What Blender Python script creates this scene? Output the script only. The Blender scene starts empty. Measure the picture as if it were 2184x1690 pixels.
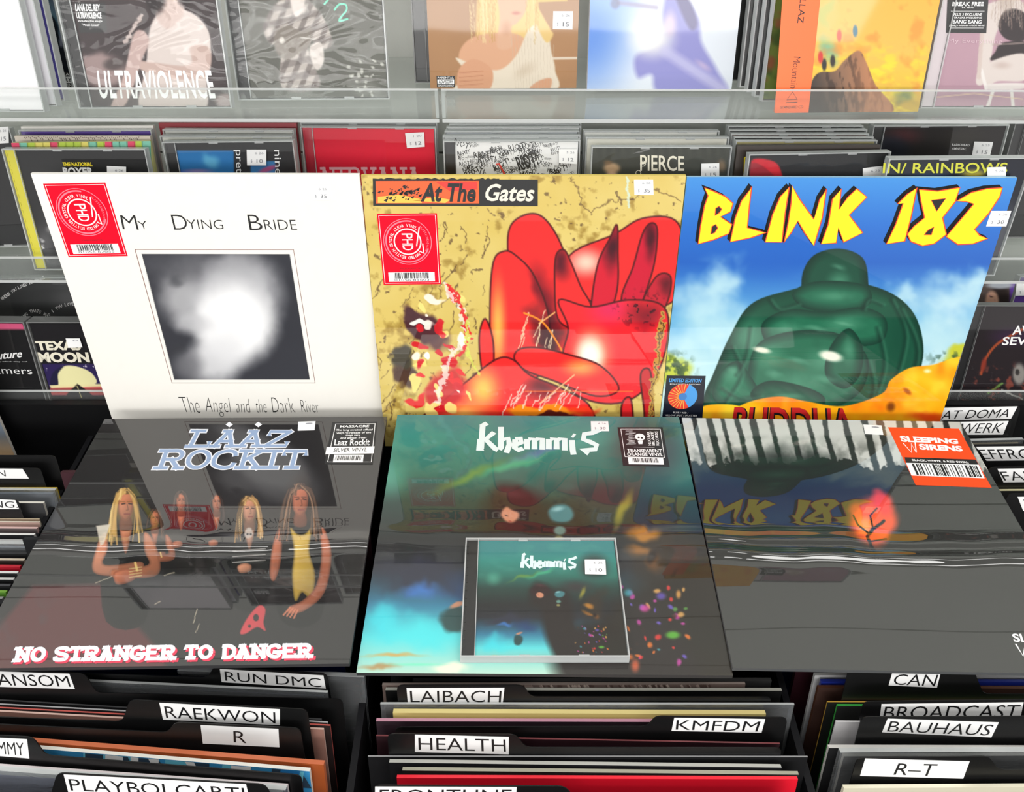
import bpy, math, random
import numpy as np
from mathutils import Vector, Matrix

# ------------------------------------------------------------------ camera, world, lights
S = bpy.context.scene
COL = S.collection
W, H, FPX = 2184.0, 1690.0, 1765.9
PITCH, YAW, ROLL = math.radians(40.708), math.radians(0.463), math.radians(-0.311)
EYE = Vector((0, 0, 1.56))
_f = Vector((math.sin(YAW)*math.cos(PITCH), math.cos(YAW)*math.cos(PITCH), -math.sin(PITCH)))
_r0 = Vector((math.cos(YAW), -math.sin(YAW), 0)); _d0 = _f.cross(_r0)
_r = _r0*math.cos(ROLL) + _d0*math.sin(ROLL); _d = -_r0*math.sin(ROLL) + _d0*math.cos(ROLL)
cam_data = bpy.data.cameras.new('camera'); cam = bpy.data.objects.new('camera', cam_data); COL.objects.link(cam)
cam_data.sensor_fit = 'HORIZONTAL'; cam_data.sensor_width = 36; cam_data.lens = 36*FPX/W
cam_data.clip_start = 0.02
cam.matrix_world = Matrix(((_r.x, -_d.x, -_f.x, EYE.x), (_r.y, -_d.y, -_f.y, EYE.y), (_r.z, -_d.z, -_f.z, EYE.z), (0, 0, 0, 1)))
S.camera = cam
S.view_settings.view_transform = 'Standard'; S.view_settings.look = 'None'
S.view_settings.exposure = -0.12; S.view_settings.gamma = 1.0
S.view_settings.use_curve_mapping = False
world = bpy.data.worlds.new('world'); S.world = world; world.use_nodes = True
world.node_tree.nodes['Background'].inputs[0].default_value = (1.0, 0.99, 0.97, 1)
world.node_tree.nodes['Background'].inputs[1].default_value = 1.2
def area(name, loc, sx, sy, power, rot=(0, 0, 0), col=(1, 0.985, 0.96)):
    l = bpy.data.lights.new(name, 'AREA'); l.shape = 'RECTANGLE'; l.size = sx; l.size_y = sy; l.energy = power; l.color = col
    o = bpy.data.objects.new(name, l); COL.objects.link(o); o.location = loc; o.rotation_euler = rot
for i, (x, y, p) in enumerate(((-1.0, -0.3, 11), (1.0, -0.3, 11), (-1.0, -1.5, 8), (1.0, -1.5, 8), (-1.2, -4.0, 36), (1.2, -4.0, 36), (-1.2, -6.0, 52), (1.2, -6.0, 52), (-1.25, 0.35, 5), (0.0, 0.35, 5), (1.25, 0.35, 5))):
    area('ceiling_lamp', (x, y, 2.72), 3.0 if y < -3 else 1.2, 0.7 if y < -3 else 0.16 if y > 0 else 0.3, p, rot=(0.9 if y < -3 else 0, 0, 0))  # far tilted rows are fill lights added to brighten the middle shelf

# ------------------------------------------------------------------ colour and materials
def lin(c):
    c = np.asarray(c, float)/255.0
    return np.where(c <= 0.04045, c/12.92, ((c+0.055)/1.055)**2.4)
MATS = {}
ALB = 0.86
def mat(name, c=(200, 200, 200), rough=0.5, spec=0.5, coat=0.0, coat_rough=0.03, metal=0.0, bump=None, attr=False, coat_ior=1.5):
    if name in MATS: return MATS[name]
    m = bpy.data.materials.new(name); m.use_nodes = True; nt = m.node_tree
    b = nt.nodes['Principled BSDF']
    l = lin(c)*ALB
    b.inputs['Base Color'].default_value = (*l, 1)
    b.inputs['Roughness'].default_value = rough
    b.inputs['Specular IOR Level'].default_value = spec
    b.inputs['Metallic'].default_value = metal
    b.inputs['Coat Weight'].default_value = coat
    b.inputs['Coat Roughness'].default_value = coat_rough
    b.inputs['Coat IOR'].default_value = coat_ior
    if attr:
        a = nt.nodes.new('ShaderNodeAttribute'); a.attribute_name = 'Ink'
        nt.links.new(a.outputs['Color'], b.inputs['Base Color'])
    if bump:
        tc = nt.nodes.new('ShaderNodeTexCoord'); n = nt.nodes.new('ShaderNodeTexNoise')
        n.inputs['Scale'].default_value = bump[0]; n.inputs['Detail'].default_value = bump[2] if len(bump) > 2 else 2
        bp = nt.nodes.new('ShaderNodeBump'); bp.inputs['Strength'].default_value = 1.0; bp.inputs['Distance'].default_value = bump[1]
        nt.links.new(tc.outputs['Object'], n.inputs['Vector']); nt.links.new(n.outputs['Fac'], bp.inputs['Height'])
        nt.links.new(bp.outputs[0], b.inputs['Coat Normal' if coat else 'Normal'])
        if coat and attr is False: pass
    MATS[name] = m
    return m

def film_mat(name, seam_at=None, seam_h=0.0012, wav=(7, 0.0003), coat_ior=1.8, rough=0.35):
    """printed card under shrink wrap: ink from the mesh, a glossy wavy film on top, a folded seam across"""
    if name in MATS: return MATS[name]
    m = mat(name, rough=rough, spec=0.12, coat=1.0, coat_rough=0.02, attr=True, coat_ior=coat_ior)
    nt = m.node_tree; b = nt.nodes['Principled BSDF']; N = nt.nodes.new; L = nt.links.new
    tc = N('ShaderNodeTexCoord'); n = N('ShaderNodeTexNoise'); n.inputs['Scale'].default_value = wav[0]; n.inputs['Detail'].default_value = 1.5
    mp = N('ShaderNodeMapping'); mp.inputs['Scale'].default_value = (0.45, 1.2, 1)
    L(tc.outputs['Object'], mp.inputs['Vector']); L(mp.outputs[0], n.inputs['Vector'])
    mul = N('ShaderNodeMath'); mul.operation = 'MULTIPLY'; mul.inputs[1].default_value = wav[1]; L(n.outputs['Fac'], mul.inputs[0])
    out = mul.outputs[0]
    for s in (seam_at or []):
        sx = N('ShaderNodeSeparateXYZ'); L(tc.outputs['Object'], sx.inputs[0])
        n2 = N('ShaderNodeTexNoise'); n2.inputs['Scale'].default_value = 7; L(tc.outputs['Object'], n2.inputs['Vector'])
        w = N('ShaderNodeMath'); w.operation = 'MULTIPLY_ADD'; w.inputs[1].default_value = 0.03; L(n2.outputs['Fac'], w.inputs[0]); L(sx.outputs['Y'], w.inputs[2])
        d = N('ShaderNodeMath'); d.operation = 'ADD'; d.inputs[1].default_value = s - 0.015; L(w.outputs[0], d.inputs[0])
        q = N('ShaderNodeMath'); q.operation = 'MULTIPLY'; L(d.outputs[0], q.inputs[0]); L(d.outputs[0], q.inputs[1])
        e = N('ShaderNodeMath'); e.operation = 'MULTIPLY'; e.inputs[1].default_value = -1/(0.0085**2); L(q.outputs[0], e.inputs[0])
        ex = N('ShaderNodeMath'); ex.operation = 'EXPONENT'; L(e.outputs[0], ex.inputs[0])
        ad = N('ShaderNodeMath'); ad.operation = 'MULTIPLY_ADD'; ad.inputs[1].default_value = seam_h; L(ex.outputs[0], ad.inputs[0]); L(out, ad.inputs[2])
        out = ad.outputs[0]
    bp = N('ShaderNodeBump'); bp.inputs['Strength'].default_value = 1.0; bp.inputs['Distance'].default_value = 1.0
    L(out, bp.inputs['Height']); L(bp.outputs[0], b.inputs['Coat Normal'])
    return m

def clear_mat(name, tint=(250, 252, 252), gloss=1.0, haze=0.0, bump=None, rough=0.03, ior=1.5):
    """clear thin plastic: see-through, Fresnel gloss, a little milky haze"""
    if name in MATS: return MATS[name]
    m = bpy.data.materials.new(name); m.use_nodes = True; nt = m.node_tree; nt.nodes.clear(); N = nt.nodes.new; L = nt.links.new
    out = N('ShaderNodeOutputMaterial'); tr = N('ShaderNodeBsdfTransparent'); tr.inputs[0].default_value = (*lin(tint), 1)
    gl = N('ShaderNodeBsdfGlossy'); gl.inputs['Roughness'].default_value = rough
    f0 = ((ior-1)/(ior+1))**2
    ge = N('ShaderNodeNewGeometry'); fr = N('ShaderNodeVectorMath'); fr.operation = 'DOT_PRODUCT'; L(ge.outputs['Incoming'], fr.inputs[0]); L(ge.outputs['Normal'], fr.inputs[1])
    def mth(op, x, y=None):
        q = N('ShaderNodeMath'); q.operation = op
        for k, v in enumerate((x, y)):
            if v is None: continue
            if isinstance(v, (int, float)): q.inputs[k].default_value = v
            else: L(v, q.inputs[k])
        return q.outputs[0]
    c5 = mth('POWER', mth('SUBTRACT', 1.0, mth('MINIMUM', mth('ABSOLUTE', fr.outputs['Value']), 1.0)), 5.0)
    g = N('ShaderNodeMath'); g.operation = 'MULTIPLY'; g.inputs[1].default_value = gloss; L(mth('ADD', mth('MULTIPLY', c5, 1-f0), f0), g.inputs[0]); g.use_clamp = True
    mx = N('ShaderNodeMixShader'); L(g.outputs[0], mx.inputs[0]); L(tr.outputs[0], mx.inputs[1]); L(gl.outputs[0], mx.inputs[2])
    last = mx
    if haze:
        df = N('ShaderNodeBsdfDiffuse'); df.inputs[0].default_value = (0.8, 0.81, 0.81, 1)
        m2 = N('ShaderNodeMixShader'); m2.inputs[0].default_value = haze; L(mx.outputs[0], m2.inputs[1]); L(df.outputs[0], m2.inputs[2]); last = m2
    if bump:
        tc = N('ShaderNodeTexCoord'); n = N('ShaderNodeTexNoise'); n.inputs['Scale'].default_value = bump[0]; n.inputs['Detail'].default_value = 2; n.inputs['Distortion'].default_value = 1.2
        mp = N('ShaderNodeMapping'); mp.inputs['Rotation'].default_value = (0, 0, 0.5); mp.inputs['Scale'].default_value = (1, 2.2, 1)
        L(tc.outputs['Object'], mp.inputs[0]); L(mp.outputs[0], n.inputs['Vector'])
        bp = N('ShaderNodeBump'); bp.inputs['Distance'].default_value = bump[1]; L(n.outputs['Fac'], bp.inputs['Height'])
        L(bp.outputs[0], gl.inputs['Normal']); L(bp.outputs[0], fr.inputs[1])
    L(last.outputs[0], out.inputs[0]); MATS[name] = m
    return m

WHITE = mat('white_paper', (250, 250, 250), 0.45)
INK = mat('black_ink', (18, 18, 20), 0.45)
PALEINK = mat('pale_grey_ink', (150, 152, 160), 0.5)
CARD = mat('black_card', (14, 14, 15), 0.38, 0.45)
BINM = mat('black_bin_board', (13, 13, 15), 0.5, 0.3)
INKED = mat('printed_card', rough=0.5, spec=0.2, attr=True)
GLOSSY = mat('printed_gloss_card', rough=0.35, spec=0.15, coat=0.8, coat_rough=0.04, attr=True, bump=(5, 0.0016, 1))
MATTE = mat('printed_matt_card', rough=0.7, spec=0.2, attr=True)
LID = clear_mat('clear_case_plastic', (255, 255, 255), gloss=.9)
WRAP = clear_mat('clear_shrink_wrap', (255, 255, 255), gloss=0.55, haze=0.02, bump=(12, 0.0028), rough=0.05)
RIM = clear_mat('clear_case_edge', (235, 240, 240), 1.2, 0.42, rough=0.1)
RIMD = clear_mat('smoky_case_edge', (150, 152, 150), 1.2, 0.2, rough=0.12)
ACRYL = clear_mat('clear_acrylic', (250, 252, 251), 1.0, 0.04, rough=0.03)
ACRYL_EDGE = clear_mat('acrylic_cut_edge', (215, 220, 218), 1.2, 0.5, rough=0.1)
TRAY = mat('black_case_tray', (30, 30, 32), 0.35)
TRAYG = mat('grey_case_tray', (150, 152, 152), 0.35)
SLEEVE = clear_mat('clear_outer_sleeve', (225, 228, 232), 1.2, 0.07, bump=(30, 0.003), rough=0.12)

# ------------------------------------------------------------------ photo-plane geometry
def ray(x, y):
    return _f + _r*((x - W/2)/FPX) + _d*((y - H/2)/FPX)
def at_z(x, y, z):
    r = ray(x, y); return EYE + r*((z - EYE.z)/r.z)
def at_y(x, y, Y):
    r = ray(x, y); return EYE + r*((Y - EYE.y)/r.y)
class Frame:
    """a flat rectangle's own coordinates: a to the right, b downwards, in metres from its top left corner"""
    def __init__(s, o, u, v):
        s.o = Vector(o); s.u = Vector(u).normalized(); s.v = Vector(v).normalized()
        s.v = (s.v - s.u*s.v.dot(s.u)).normalized(); s.n = s.u.cross(-s.v)
    def p(s, x, y):
        r = ray(x, y); t = (s.o - EYE).dot(s.n)/r.dot(s.n); q = EYE + r*t - s.o
        return (q.dot(s.u), q.dot(s.v))
    def pts(s, l): return [s.p(*q) for q in l]
    def to(s, a, b, c=0): return s.o + s.u*a + s.v*b + s.n*c
    def matrix(s):
        m = Matrix.Identity(4)
        for k, ax in enumerate((s.u, -s.v, s.n)):
            for r in range(3): m[r][k] = ax[r]
        for r in range(3): m[r][3] = s.o[r]
        return m
    def shift(s, c, a=0, b=0): return Frame(s.to(a, b, c), s.u, s.v)
def lean_v(u, deg):
    """downward direction of a panel whose top edge runs along u and which leans back by deg"""
    u = u.normalized(); back = Vector((-u.y, u.x, 0)).normalized(); a = math.radians(deg)
    return Vector((0, 0, -1))*math.cos(a) - back*math.sin(a)
def ftop(l, r, z, lean):
    a, b = at_z(l[0], l[1], z), at_z(r[0], r[1], z); u = b - a
    F = Frame(a, u, lean_v(u, lean)); F.w = u.length
    return F
def fbottom(l, r, z, lean, h):
    a, b = at_z(l[0], l[1], z), at_z(r[0], r[1], z); u = b - a; v = lean_v(u, lean)
    F = Frame(a - v*h, u, v); F.w = u.length
    return F

# ------------------------------------------------------------------ mesh builder
_tcache = {}
def text_mesh(s, bold=0.0, shear=0.0, space=1.0, res=3):
    k = (s, bold, shear, space, res)
    if k in _tcache: return _tcache[k]
    c = bpy.data.curves.new('lettering', 'FONT'); c.body = s; c.offset = bold; c.shear = shear; c.space_character = space
    c.resolution_u = res; c.fill_mode = 'FRONT'
    o = bpy.data.objects.new('lettering', c); COL.objects.link(o)
    bpy.context.view_layer.update()
    me = o.evaluated_get(bpy.context.evaluated_depsgraph_get()).to_mesh()
    v = np.array([(q.co.x, q.co.y) for q in me.vertices]).reshape(-1, 2); f = [tuple(p.vertices) for p in me.polygons]
    fz = []
    for p in me.polygons:
        fz.append(p.normal.z)
    o.evaluated_get(bpy.context.evaluated_depsgraph_get()).to_mesh_clear()
    bpy.data.objects.remove(o); bpy.data.curves.remove(c)
    if len(v):
        mn, mx = v.min(0), v.max(0); v = (v - mn)/np.maximum(mx - mn, 1e-9); asp = (mx[0]-mn[0])/max(mx[1]-mn[1], 1e-9)
    else: asp = 1
    f = [q if z >= 0 else q[::-1] for q, z in zip(f, fz)]
    _tcache[k] = (v, f, asp)
    return _tcache[k]

class Sheet:
    """collects flat print and boxes in a Frame's coordinates and links them as one mesh"""
    LAY = 0.00011
    def __init__(s): s.v = []; s.f = []; s.m = []; s.mats = []; s.ink = {}
    def mi(s, m):
        if m not in s.mats: s.mats.append(m)
        return s.mats.index(m)
    def face(s, pts, m, z=0.0):
        n = len(s.v); s.v += [(a, -b, z) for a, b in pts]
        area2 = sum(pts[i][0]*-pts[(i+1) % len(pts)][1] - pts[(i+1) % len(pts)][0]*-pts[i][1] for i in range(len(pts)))
        idx = list(range(n, n+len(pts)))
        s.f.append(idx if area2 > 0 else idx[::-1]); s.m.append(s.mi(m))
    def rect(s, a0, b0, a1, b1, m, z=0.0): s.face([(a0, b0), (a0, b1), (a1, b1), (a1, b0)], m, z)
    def box(s, a0, b0, a1, b1, z0, z1, m, skip=''):
        n = len(s.v)
        s.v += [(a0, -b0, z0), (a1, -b0, z0), (a1, -b1, z0), (a0, -b1, z0), (a0, -b0, z1), (a1, -b0, z1), (a1, -b1, z1), (a0, -b1, z1)]
        for key, q in (('b', (0, 1, 2, 3)), ('f', (4, 7, 6, 5)), ('t', (0, 4, 5, 1)), ('d', (3, 2, 6, 7)), ('l', (0, 3, 7, 4)), ('r', (1, 5, 6, 2))):
            if key in skip: continue
            s.f.append([n+i for i in q]); s.m.append(s.mi(m))
    def slab(s, pts, z0, z1, m):
        """an outline with thickness"""
        k = len(pts); s.face(pts, m, z1); s.face(list(reversed(pts)), m, z0)
        s.f[-1] = s.f[-1][::-1]
        n = len(s.v)
        s.v += [(a, -b, z0) for a, b in pts] + [(a, -b, z1) for a, b in pts]
        for i in range(k):
            j = (i+1) % k; s.f.append([n+i, n+j, n+k+j, n+k+i]); s.m.append(s.mi(m))
    def stroke(s, pts, w, m, z=0.0, closed=False):
        s.k = (getattr(s, 'k', 0)+1) % 9; z += s.k*1.1e-5
        P = [Vector(p) for p in pts]; n = len(P)
        L = []; R = []
        for i in range(n):
            a = P[i-1] if (i or closed) else P[i]; c = P[(i+1) % n] if (i < n-1 or closed) else P[i]
            t = (c - a); t = t.normalized() if t.length > 1e-9 else Vector((1, 0)); nn = Vector((-t.y, t.x))*w*0.5
            L.append(P[i]+nn); R.append(P[i]-nn)
        for i in range(n if closed else n-1):
            j = (i+1) % n; s.face([tuple(L[i]), tuple(R[i]), tuple(R[j]), tuple(L[j])], m, z)
    def ring(s, c, r0, r1, m, z=0.0, a0=0, a1=360, k=48):
        for i in range(k):
            t0 = math.radians(a0+(a1-a0)*i/k); t1 = math.radians(a0+(a1-a0)*(i+1)/k)
            q = lambda r, t: (c[0]+r*math.cos(t), c[1]+r*math.sin(t))
            s.face([q(r0, t0), q(r1, t0), q(r1, t1), q(r0, t1)] if r0 > 0 else [c, q(r1, t0), q(r1, t1)], m, z)
    def text(s, body, quad, m, z=0.0, bold=0.0, shear=0.0, space=1.0, res=3):
        """quad: top left, top right, bottom right, bottom left of the tight lettering"""
        v, f, asp = text_mesh(body, bold, shear, space, res)
        if not len(v): return
        tl, tr, br, bl = [np.array(q, float) for q in quad]
        x = v[:, :1]; y = v[:, 1:]
        p = (tl*(1-x)+tr*x)*y + (bl*(1-x)+br*x)*(1-y)
        n = len(s.v); s.v += [(a, -b, z) for a, b in p.tolist()]; k = s.mi(m)
        for q in f: s.f.append([n+i for i in q]); s.m.append(k)
    def textbox(s, body, a0, b0, a1, b1, m, z=0.0, **kw): s.text(body, [(a0, b0), (a1, b0), (a1, b1), (a0, b1)], m, z, **kw)
    def arc_text(s, body, c, r, h, start, step, m, z, bold=0.01, inward=False):
        for i, ch in enumerate(body):
            if ch == ' ': continue
            t = math.radians(start+step*i); er = Vector((math.cos(t), math.sin(t))); et = Vector((-er.y, er.x))
            wd = h*0.72 if ch not in 'I.' else h*0.2
            o = Vector(c)+er*r
            s.text(ch, [tuple(o-et*wd/2+er*h/2), tuple(o+et*wd/2+er*h/2), tuple(o+et*wd/2-er*h/2), tuple(o-et*wd/2-er*h/2)], m, z, bold=bold, res=2)
    def barcode(s, quad, m, z, n=34, seed=1):
        rnd = random.Random(seed); tl, tr, br, bl = [np.array(q, float) for q in quad]; x = 0.0; ws = [rnd.choice((1, 1, 2, 3)) for _ in range(2*n)]; T = sum(ws)
        for i, w in enumerate(ws):
            if i % 2 == 0:
                p = lambda x, y: tuple((tl*(1-x)+tr*x)*(1-y)+(bl*(1-x)+br*x)*y)
                s.face([p(x/T, 0), p(x/T, 1), p((x+w)/T, 1), p((x+w)/T, 0)], m, z)
            x += w
    def art(s, a0, b0, a1, b1, img, m, z=0.0):
        """a printed picture: img is rows x cols x rgb of ink, one vertex each"""
        R, C = img.shape[:2]; n = len(s.v)
        A = np.linspace(a0, a1, C); B = np.linspace(b0, b1, R)
        s.v += [(a, -b, z) for b in B for a in A]
        k = s.mi(m)
        s.ink[n] = img.reshape(-1, 3)
        I = (np.arange(R-1)[:, None]*C + np.arange(C-1)[None, :]).ravel()+n
        q = np.stack([I, I+C, I+C+1, I+1], 1).tolist()
        s.f += q; s.m += [k]*len(q)
    def build(s, name, F=None, parent=None, smooth=False):
        me = bpy.data.meshes.new(name); me.from_pydata(s.v, [], s.f); me.update()
        for m in s.mats: me.materials.append(m)
        me.polygons.foreach_set('material_index', np.array(s.m, dtype=np.int32))
        if s.ink:
            at = me.attributes.new('Ink', 'FLOAT_COLOR', 'POINT'); buf = np.ones((len(s.v), 4), np.float32)*0.5
            for n, c in s.ink.items(): buf[n:n+len(c), :3] = lin(np.clip(c, 0, 255))*ALB
            at.data.foreach_set('color', buf.ravel())
        o = bpy.data.objects.new(name, me); COL.objects.link(o)
        if parent is not None: o.parent = parent
        elif F is not None: o.matrix_world = F.matrix()
        return o
def tag(o, label=None, cat=None, group=None, kind=None):
    if label: o['label'] = label
    if cat: o['category'] = cat
    if group: o['group'] = group
    if kind: o['kind'] = kind
    return o
def empty(name, F):
    o = bpy.data.objects.new(name, None); COL.objects.link(o); o.empty_display_size = 0.02
    if F is not None: o.matrix_world = F.matrix()
    return o

# ------------------------------------------------------------------ printing press: soft pictures for the covers
_rng = np.random.default_rng(7)
_lat = _rng.random((257, 257))
def vnoise(x, y):
    xi = np.floor(x).astype(int); yi = np.floor(y).astype(int); fx = x-xi; fy = y-yi
    fx = fx*fx*(3-2*fx); fy = fy*fy*(3-2*fy)
    g = lambda i, j: _lat[np.mod(i, 256), np.mod(j, 256)]
    return (g(xi, yi)*(1-fx)+g(xi+1, yi)*fx)*(1-fy)+(g(xi, yi+1)*(1-fx)+g(xi+1, yi+1)*fx)*fy
class Canvas:
    """a picture printed over a rectangle of a Frame; strokes are placed in the reference's own coordinates"""
    def __init__(s, F, a0, b0, a1, b1, N=200, M=None, base=(128, 128, 128)):
        M = M or N
        A, B = np.meshgrid(np.linspace(a0, a1, N), np.linspace(b0, b1, M))
        o, u, v = [np.array(q) for q in (F.o-EYE, F.u, F.v)]
        P = o[None, None, :]+A[..., None]*u+B[..., None]*v
        zc = P@np.array(_f); s.X = W/2+FPX*(P@np.array(_r))/zc; s.Y = H/2+FPX*(P@np.array(_d))/zc
        s.A, s.B = A, B
        s.img = np.zeros((M, N, 3))+np.array(base, float)
    def mix(s, m, c): s.img += (np.array(c, float)-s.img)*np.clip(m, 0, 1)[..., None]
    def noise(s, sc, seed=0, oct=3, sy=None):
        sy = sy or sc; n = 0; a = 0.5; t = 0
        for k in range(oct):
            n = n+a*vnoise(s.X/sc*2**k+seed*17.3, s.Y/sy*2**k+seed*9.1); t += a; a *= 0.5
        return n/t
    def grad(s, stops):
        ys = [q[0] for q in stops]
        for k in range(3): s.img[..., k] = np.interp(s.Y, ys, [q[1][k] for q in stops])
    def blob(s, x, y, rx, ry, c, a=1.0, soft=0.5, rot=0, warp=0.0, seed=0):
        dx, dy = s.X-x, s.Y-y
        if warp:
            dx = dx+(s.noise(40, seed)-0.5)*warp*2; dy = dy+(s.noise(40, seed+5)-0.5)*warp*2
        t = math.radians(rot); p = (dx*math.cos(t)+dy*math.sin(t))/rx; q = (-dx*math.sin(t)+dy*math.cos(t))/ry
        d = np.sqrt(p*p+q*q); m = np.clip((1-d)/max(soft, 1e-3), 0, 1); m = m*m*(3-2*m)
        s.mix(m*a, c)
    def sdf(s, pts):
        P = np.array(pts, float); d = np.full(s.X.shape, 1e9); ins = np.zeros(s.X.shape, bool)
        for i in range(len(P)):
            a, b = P[i], P[(i+1) % len(P)]; e = b-a; L = max(e@e, 1e-9)
            t = np.clip(((s.X-a[0])*e[0]+(s.Y-a[1])*e[1])/L, 0, 1)
            d = np.minimum(d, np.hypot(s.X-a[0]-t*e[0], s.Y-a[1]-t*e[1]))
            c = (a[1] > s.Y) != (b[1] > s.Y)
            ins ^= c & (s.X < a[0]+(s.Y-a[1])*e[0]/(e[1] if abs(e[1]) > 1e-9 else 1e-9))
        return np.where(ins, -d, d)
    def poly(s, pts, c, soft=1.5, a=1.0, line=None, lw=2.0):
        d = s.sdf(pts); s.mix(np.clip(0.5-d/soft, 0, 1)*a, c)
        if line is not None: s.mix(np.clip(1.2-np.abs(d)/lw, 0, 1)*0.9, line)
        return d
    def smooth(s, pts, c, **kw): return s.poly(spline(pts, True), c, **kw)
    def line(s, pts, w, c, a=1.0, soft=1.5, jit=0.0, seed=0):
        P = np.array(pts, float); d = np.full(s.X.shape, 1e9)
        X, Y = s.X, s.Y
        if jit: X = X+(s.noise(9, seed)-0.5)*jit; Y = Y+(s.noise(9, seed+3)-0.5)*jit
        for p, q in zip(P[:-1], P[1:]):
            e = q-p; L = max(e@e, 1e-9); t = np.clip(((X-p[0])*e[0]+(Y-p[1])*e[1])/L, 0, 1)
            d = np.minimum(d, np.hypot(X-p[0]-t*e[0], Y-p[1]-t*e[1]))
        s.mix(np.clip((w*0.5-d)/soft+0.5, 0, 1)*a, c)
def spline(pts, closed=False, k=6):
    P = np.array(pts, float); n = len(P); out = []
    for i in range(n if closed else n-1):
        p0, p1, p2, p3 = [P[(i+j) % n] if closed else P[min(max(i+j, 0), n-1)] for j in (-1, 0, 1, 2)]
        for q in range(k):
            t = q/k; out.append(tuple(0.5*((2*p1)+(-p0+p2)*t+(2*p0-5*p1+4*p2-p3)*t*t+(-p0+3*p1-3*p2+p3)*t**3)))
    if not closed: out.append(tuple(P[-1]))
    return out
# ------------------------------------------------------------------ hand-drawn lettering
SLAB = {
 'N': [[(.16,.95),(.16,.05)], [(.16,.05),(.84,.95)], [(.84,.95),(.84,.05)], [(0,.05),(.22,.05)], [(0,.95),(.34,.95)], [(.66,.05),(1,.05)]],
 'O': [[(.5+.42*math.cos(t*math.pi/9), .5+.44*math.sin(t*math.pi/9)) for t in range(19)]],
 'S': [spline([(.92,.3),(.85,.1),(.5,.05),(.14,.14),(.16,.38),(.5,.5),(.86,.62),(.86,.88),(.5,.95),(.12,.9),(.08,.7)])],
 'T': [[(.5,.05),(.5,.95)], [(.04,.3),(.04,.05),(.96,.05),(.96,.3)], [(.26,.95),(.74,.95)]],
 'R': [[(.2,.05),(.2,.95)], spline([(.2,.06),(.7,.06),(.86,.28),(.7,.5),(.2,.5)]), [(.5,.5),(.84,.95)], [(0,.05),(.3,.05)], [(0,.95),(.4,.95)], [(.74,.95),(1,.95)]],
 'A': [[(.14,.95),(.48,.05)], [(.48,.05),(.86,.95)], [(.26,.65),(.74,.65)], [(0,.95),(.3,.95)], [(.68,.95),(1,.95)], [(.3,.05),(.55,.05)]],
 'G': [spline([(.9,.32),(.82,.12),(.5,.05),(.12,.25),(.1,.75),(.5,.95),(.84,.88),(.84,.58)]), [(.55,.58),(1,.58)]],
 'E': [[(.18,.05),(.18,.95)], [(0,.05),(.9,.05),(.9,.28)], [(.18,.5),(.66,.5)], [(0,.95),(.94,.95),(.94,.7)]],
 'D': [[(.2,.05),(.2,.95)], spline([(0,.05),(.55,.05),(.9,.28),(.9,.72),(.55,.95),(0,.95)])],
 'L': [[(.24,.05),(.24,.95)], [(0,.05),(.5,.05)], [(0,.95),(.94,.95),(.94,.66)]],
 'Z': [[(.08,.34),(.08,.05),(.92,.05)], [(.92,.05),(.08,.95)], [(.08,.95),(.92,.95),(.92,.68)]],
 'C': [spline([(.9,.34),(.82,.12),(.5,.05),(.12,.25),(.1,.75),(.5,.95),(.84,.88),(.92,.68)])],
 'K': [[(.2,.05),(.2,.95)], [(.85,.05),(.22,.56)], [(.42,.42),(.86,.95)], [(0,.05),(.42,.05)], [(0,.95),(.42,.95)], [(.64,.05),(1,.05)], [(.68,.95),(1,.95)]],
 'I': [[(.5,.05),(.5,.95)], [(.1,.05),(.9,.05)], [(.1,.95),(.9,.95)]],
 'V': [[(.1,.05),(.5,.95)], [(.5,.95),(.9,.05)], [(0,.05),(.3,.05)], [(.7,.05),(1,.05)]],
}
SLABW = {'I': .62, ' ': .5, 'T': .95, 'R': 1.08, 'N': 1.1}
def slab_text(sh, body, quad, w, m, z, gap=.16, off=(0, 0)):
    tl, tr, br, bl = [np.array(q, float) for q in quad]
    T = sum(SLABW.get(c, 1) for c in body)+gap*(len(body)-1); x = 0
    for c in body:
        cw = SLABW.get(c, 1)
        for st in SLAB.get(c, []):
            pts = []
            for p, q in st:
                s = (x+p*cw)/T; pts.append(tuple((tl*(1-s)+tr*s)*(1-q)+(bl*(1-s)+br*s)*q+np.array(off)))
            if len(pts) == 2:   # square the ends off
                a, b = Vector(pts[0]), Vector(pts[1]); d = (b-a).normalized()*w*0.5; pts = [tuple(a-d), tuple(b+d)]
            sh.stroke(pts, w, m, z)
        x += cw+gap
def price(parent, F, quad, big, label='white price label', small='6 26'):
    """white paper price label; quad in photo coordinates, as placed on frame F"""
    q = F.pts(quad); sh = Sheet(); tl, tr, br, bl = [Vector(p) for p in q]
    sh.slab([tuple(p) for p in (tl, bl, br, tr)], 0, 0.00018, WHITE)
    def bx(u0, v0, u1, v1):
        g = lambda u, v: tuple((tl*(1-u)+tr*u)*(1-v)+(bl*(1-u)+br*u)*v)
        return [g(u0, v0), g(u1, v0), g(u1, v1), g(u0, v1)]
    sh.text(small, bx(.42, .16, .86, .30), PALEINK, .0003, res=2)
    if big:
        sh.text('$', bx(.2, .62, .28, .84), PALEINK, .0003, res=2)
        sh.text(big, bx(.5, .6, .82, .84), mat('price_ink', (110, 112, 120), .5), .0003, res=2)
    o = sh.build('price_sticker', parent=parent); tag(o, label); return o

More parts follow.
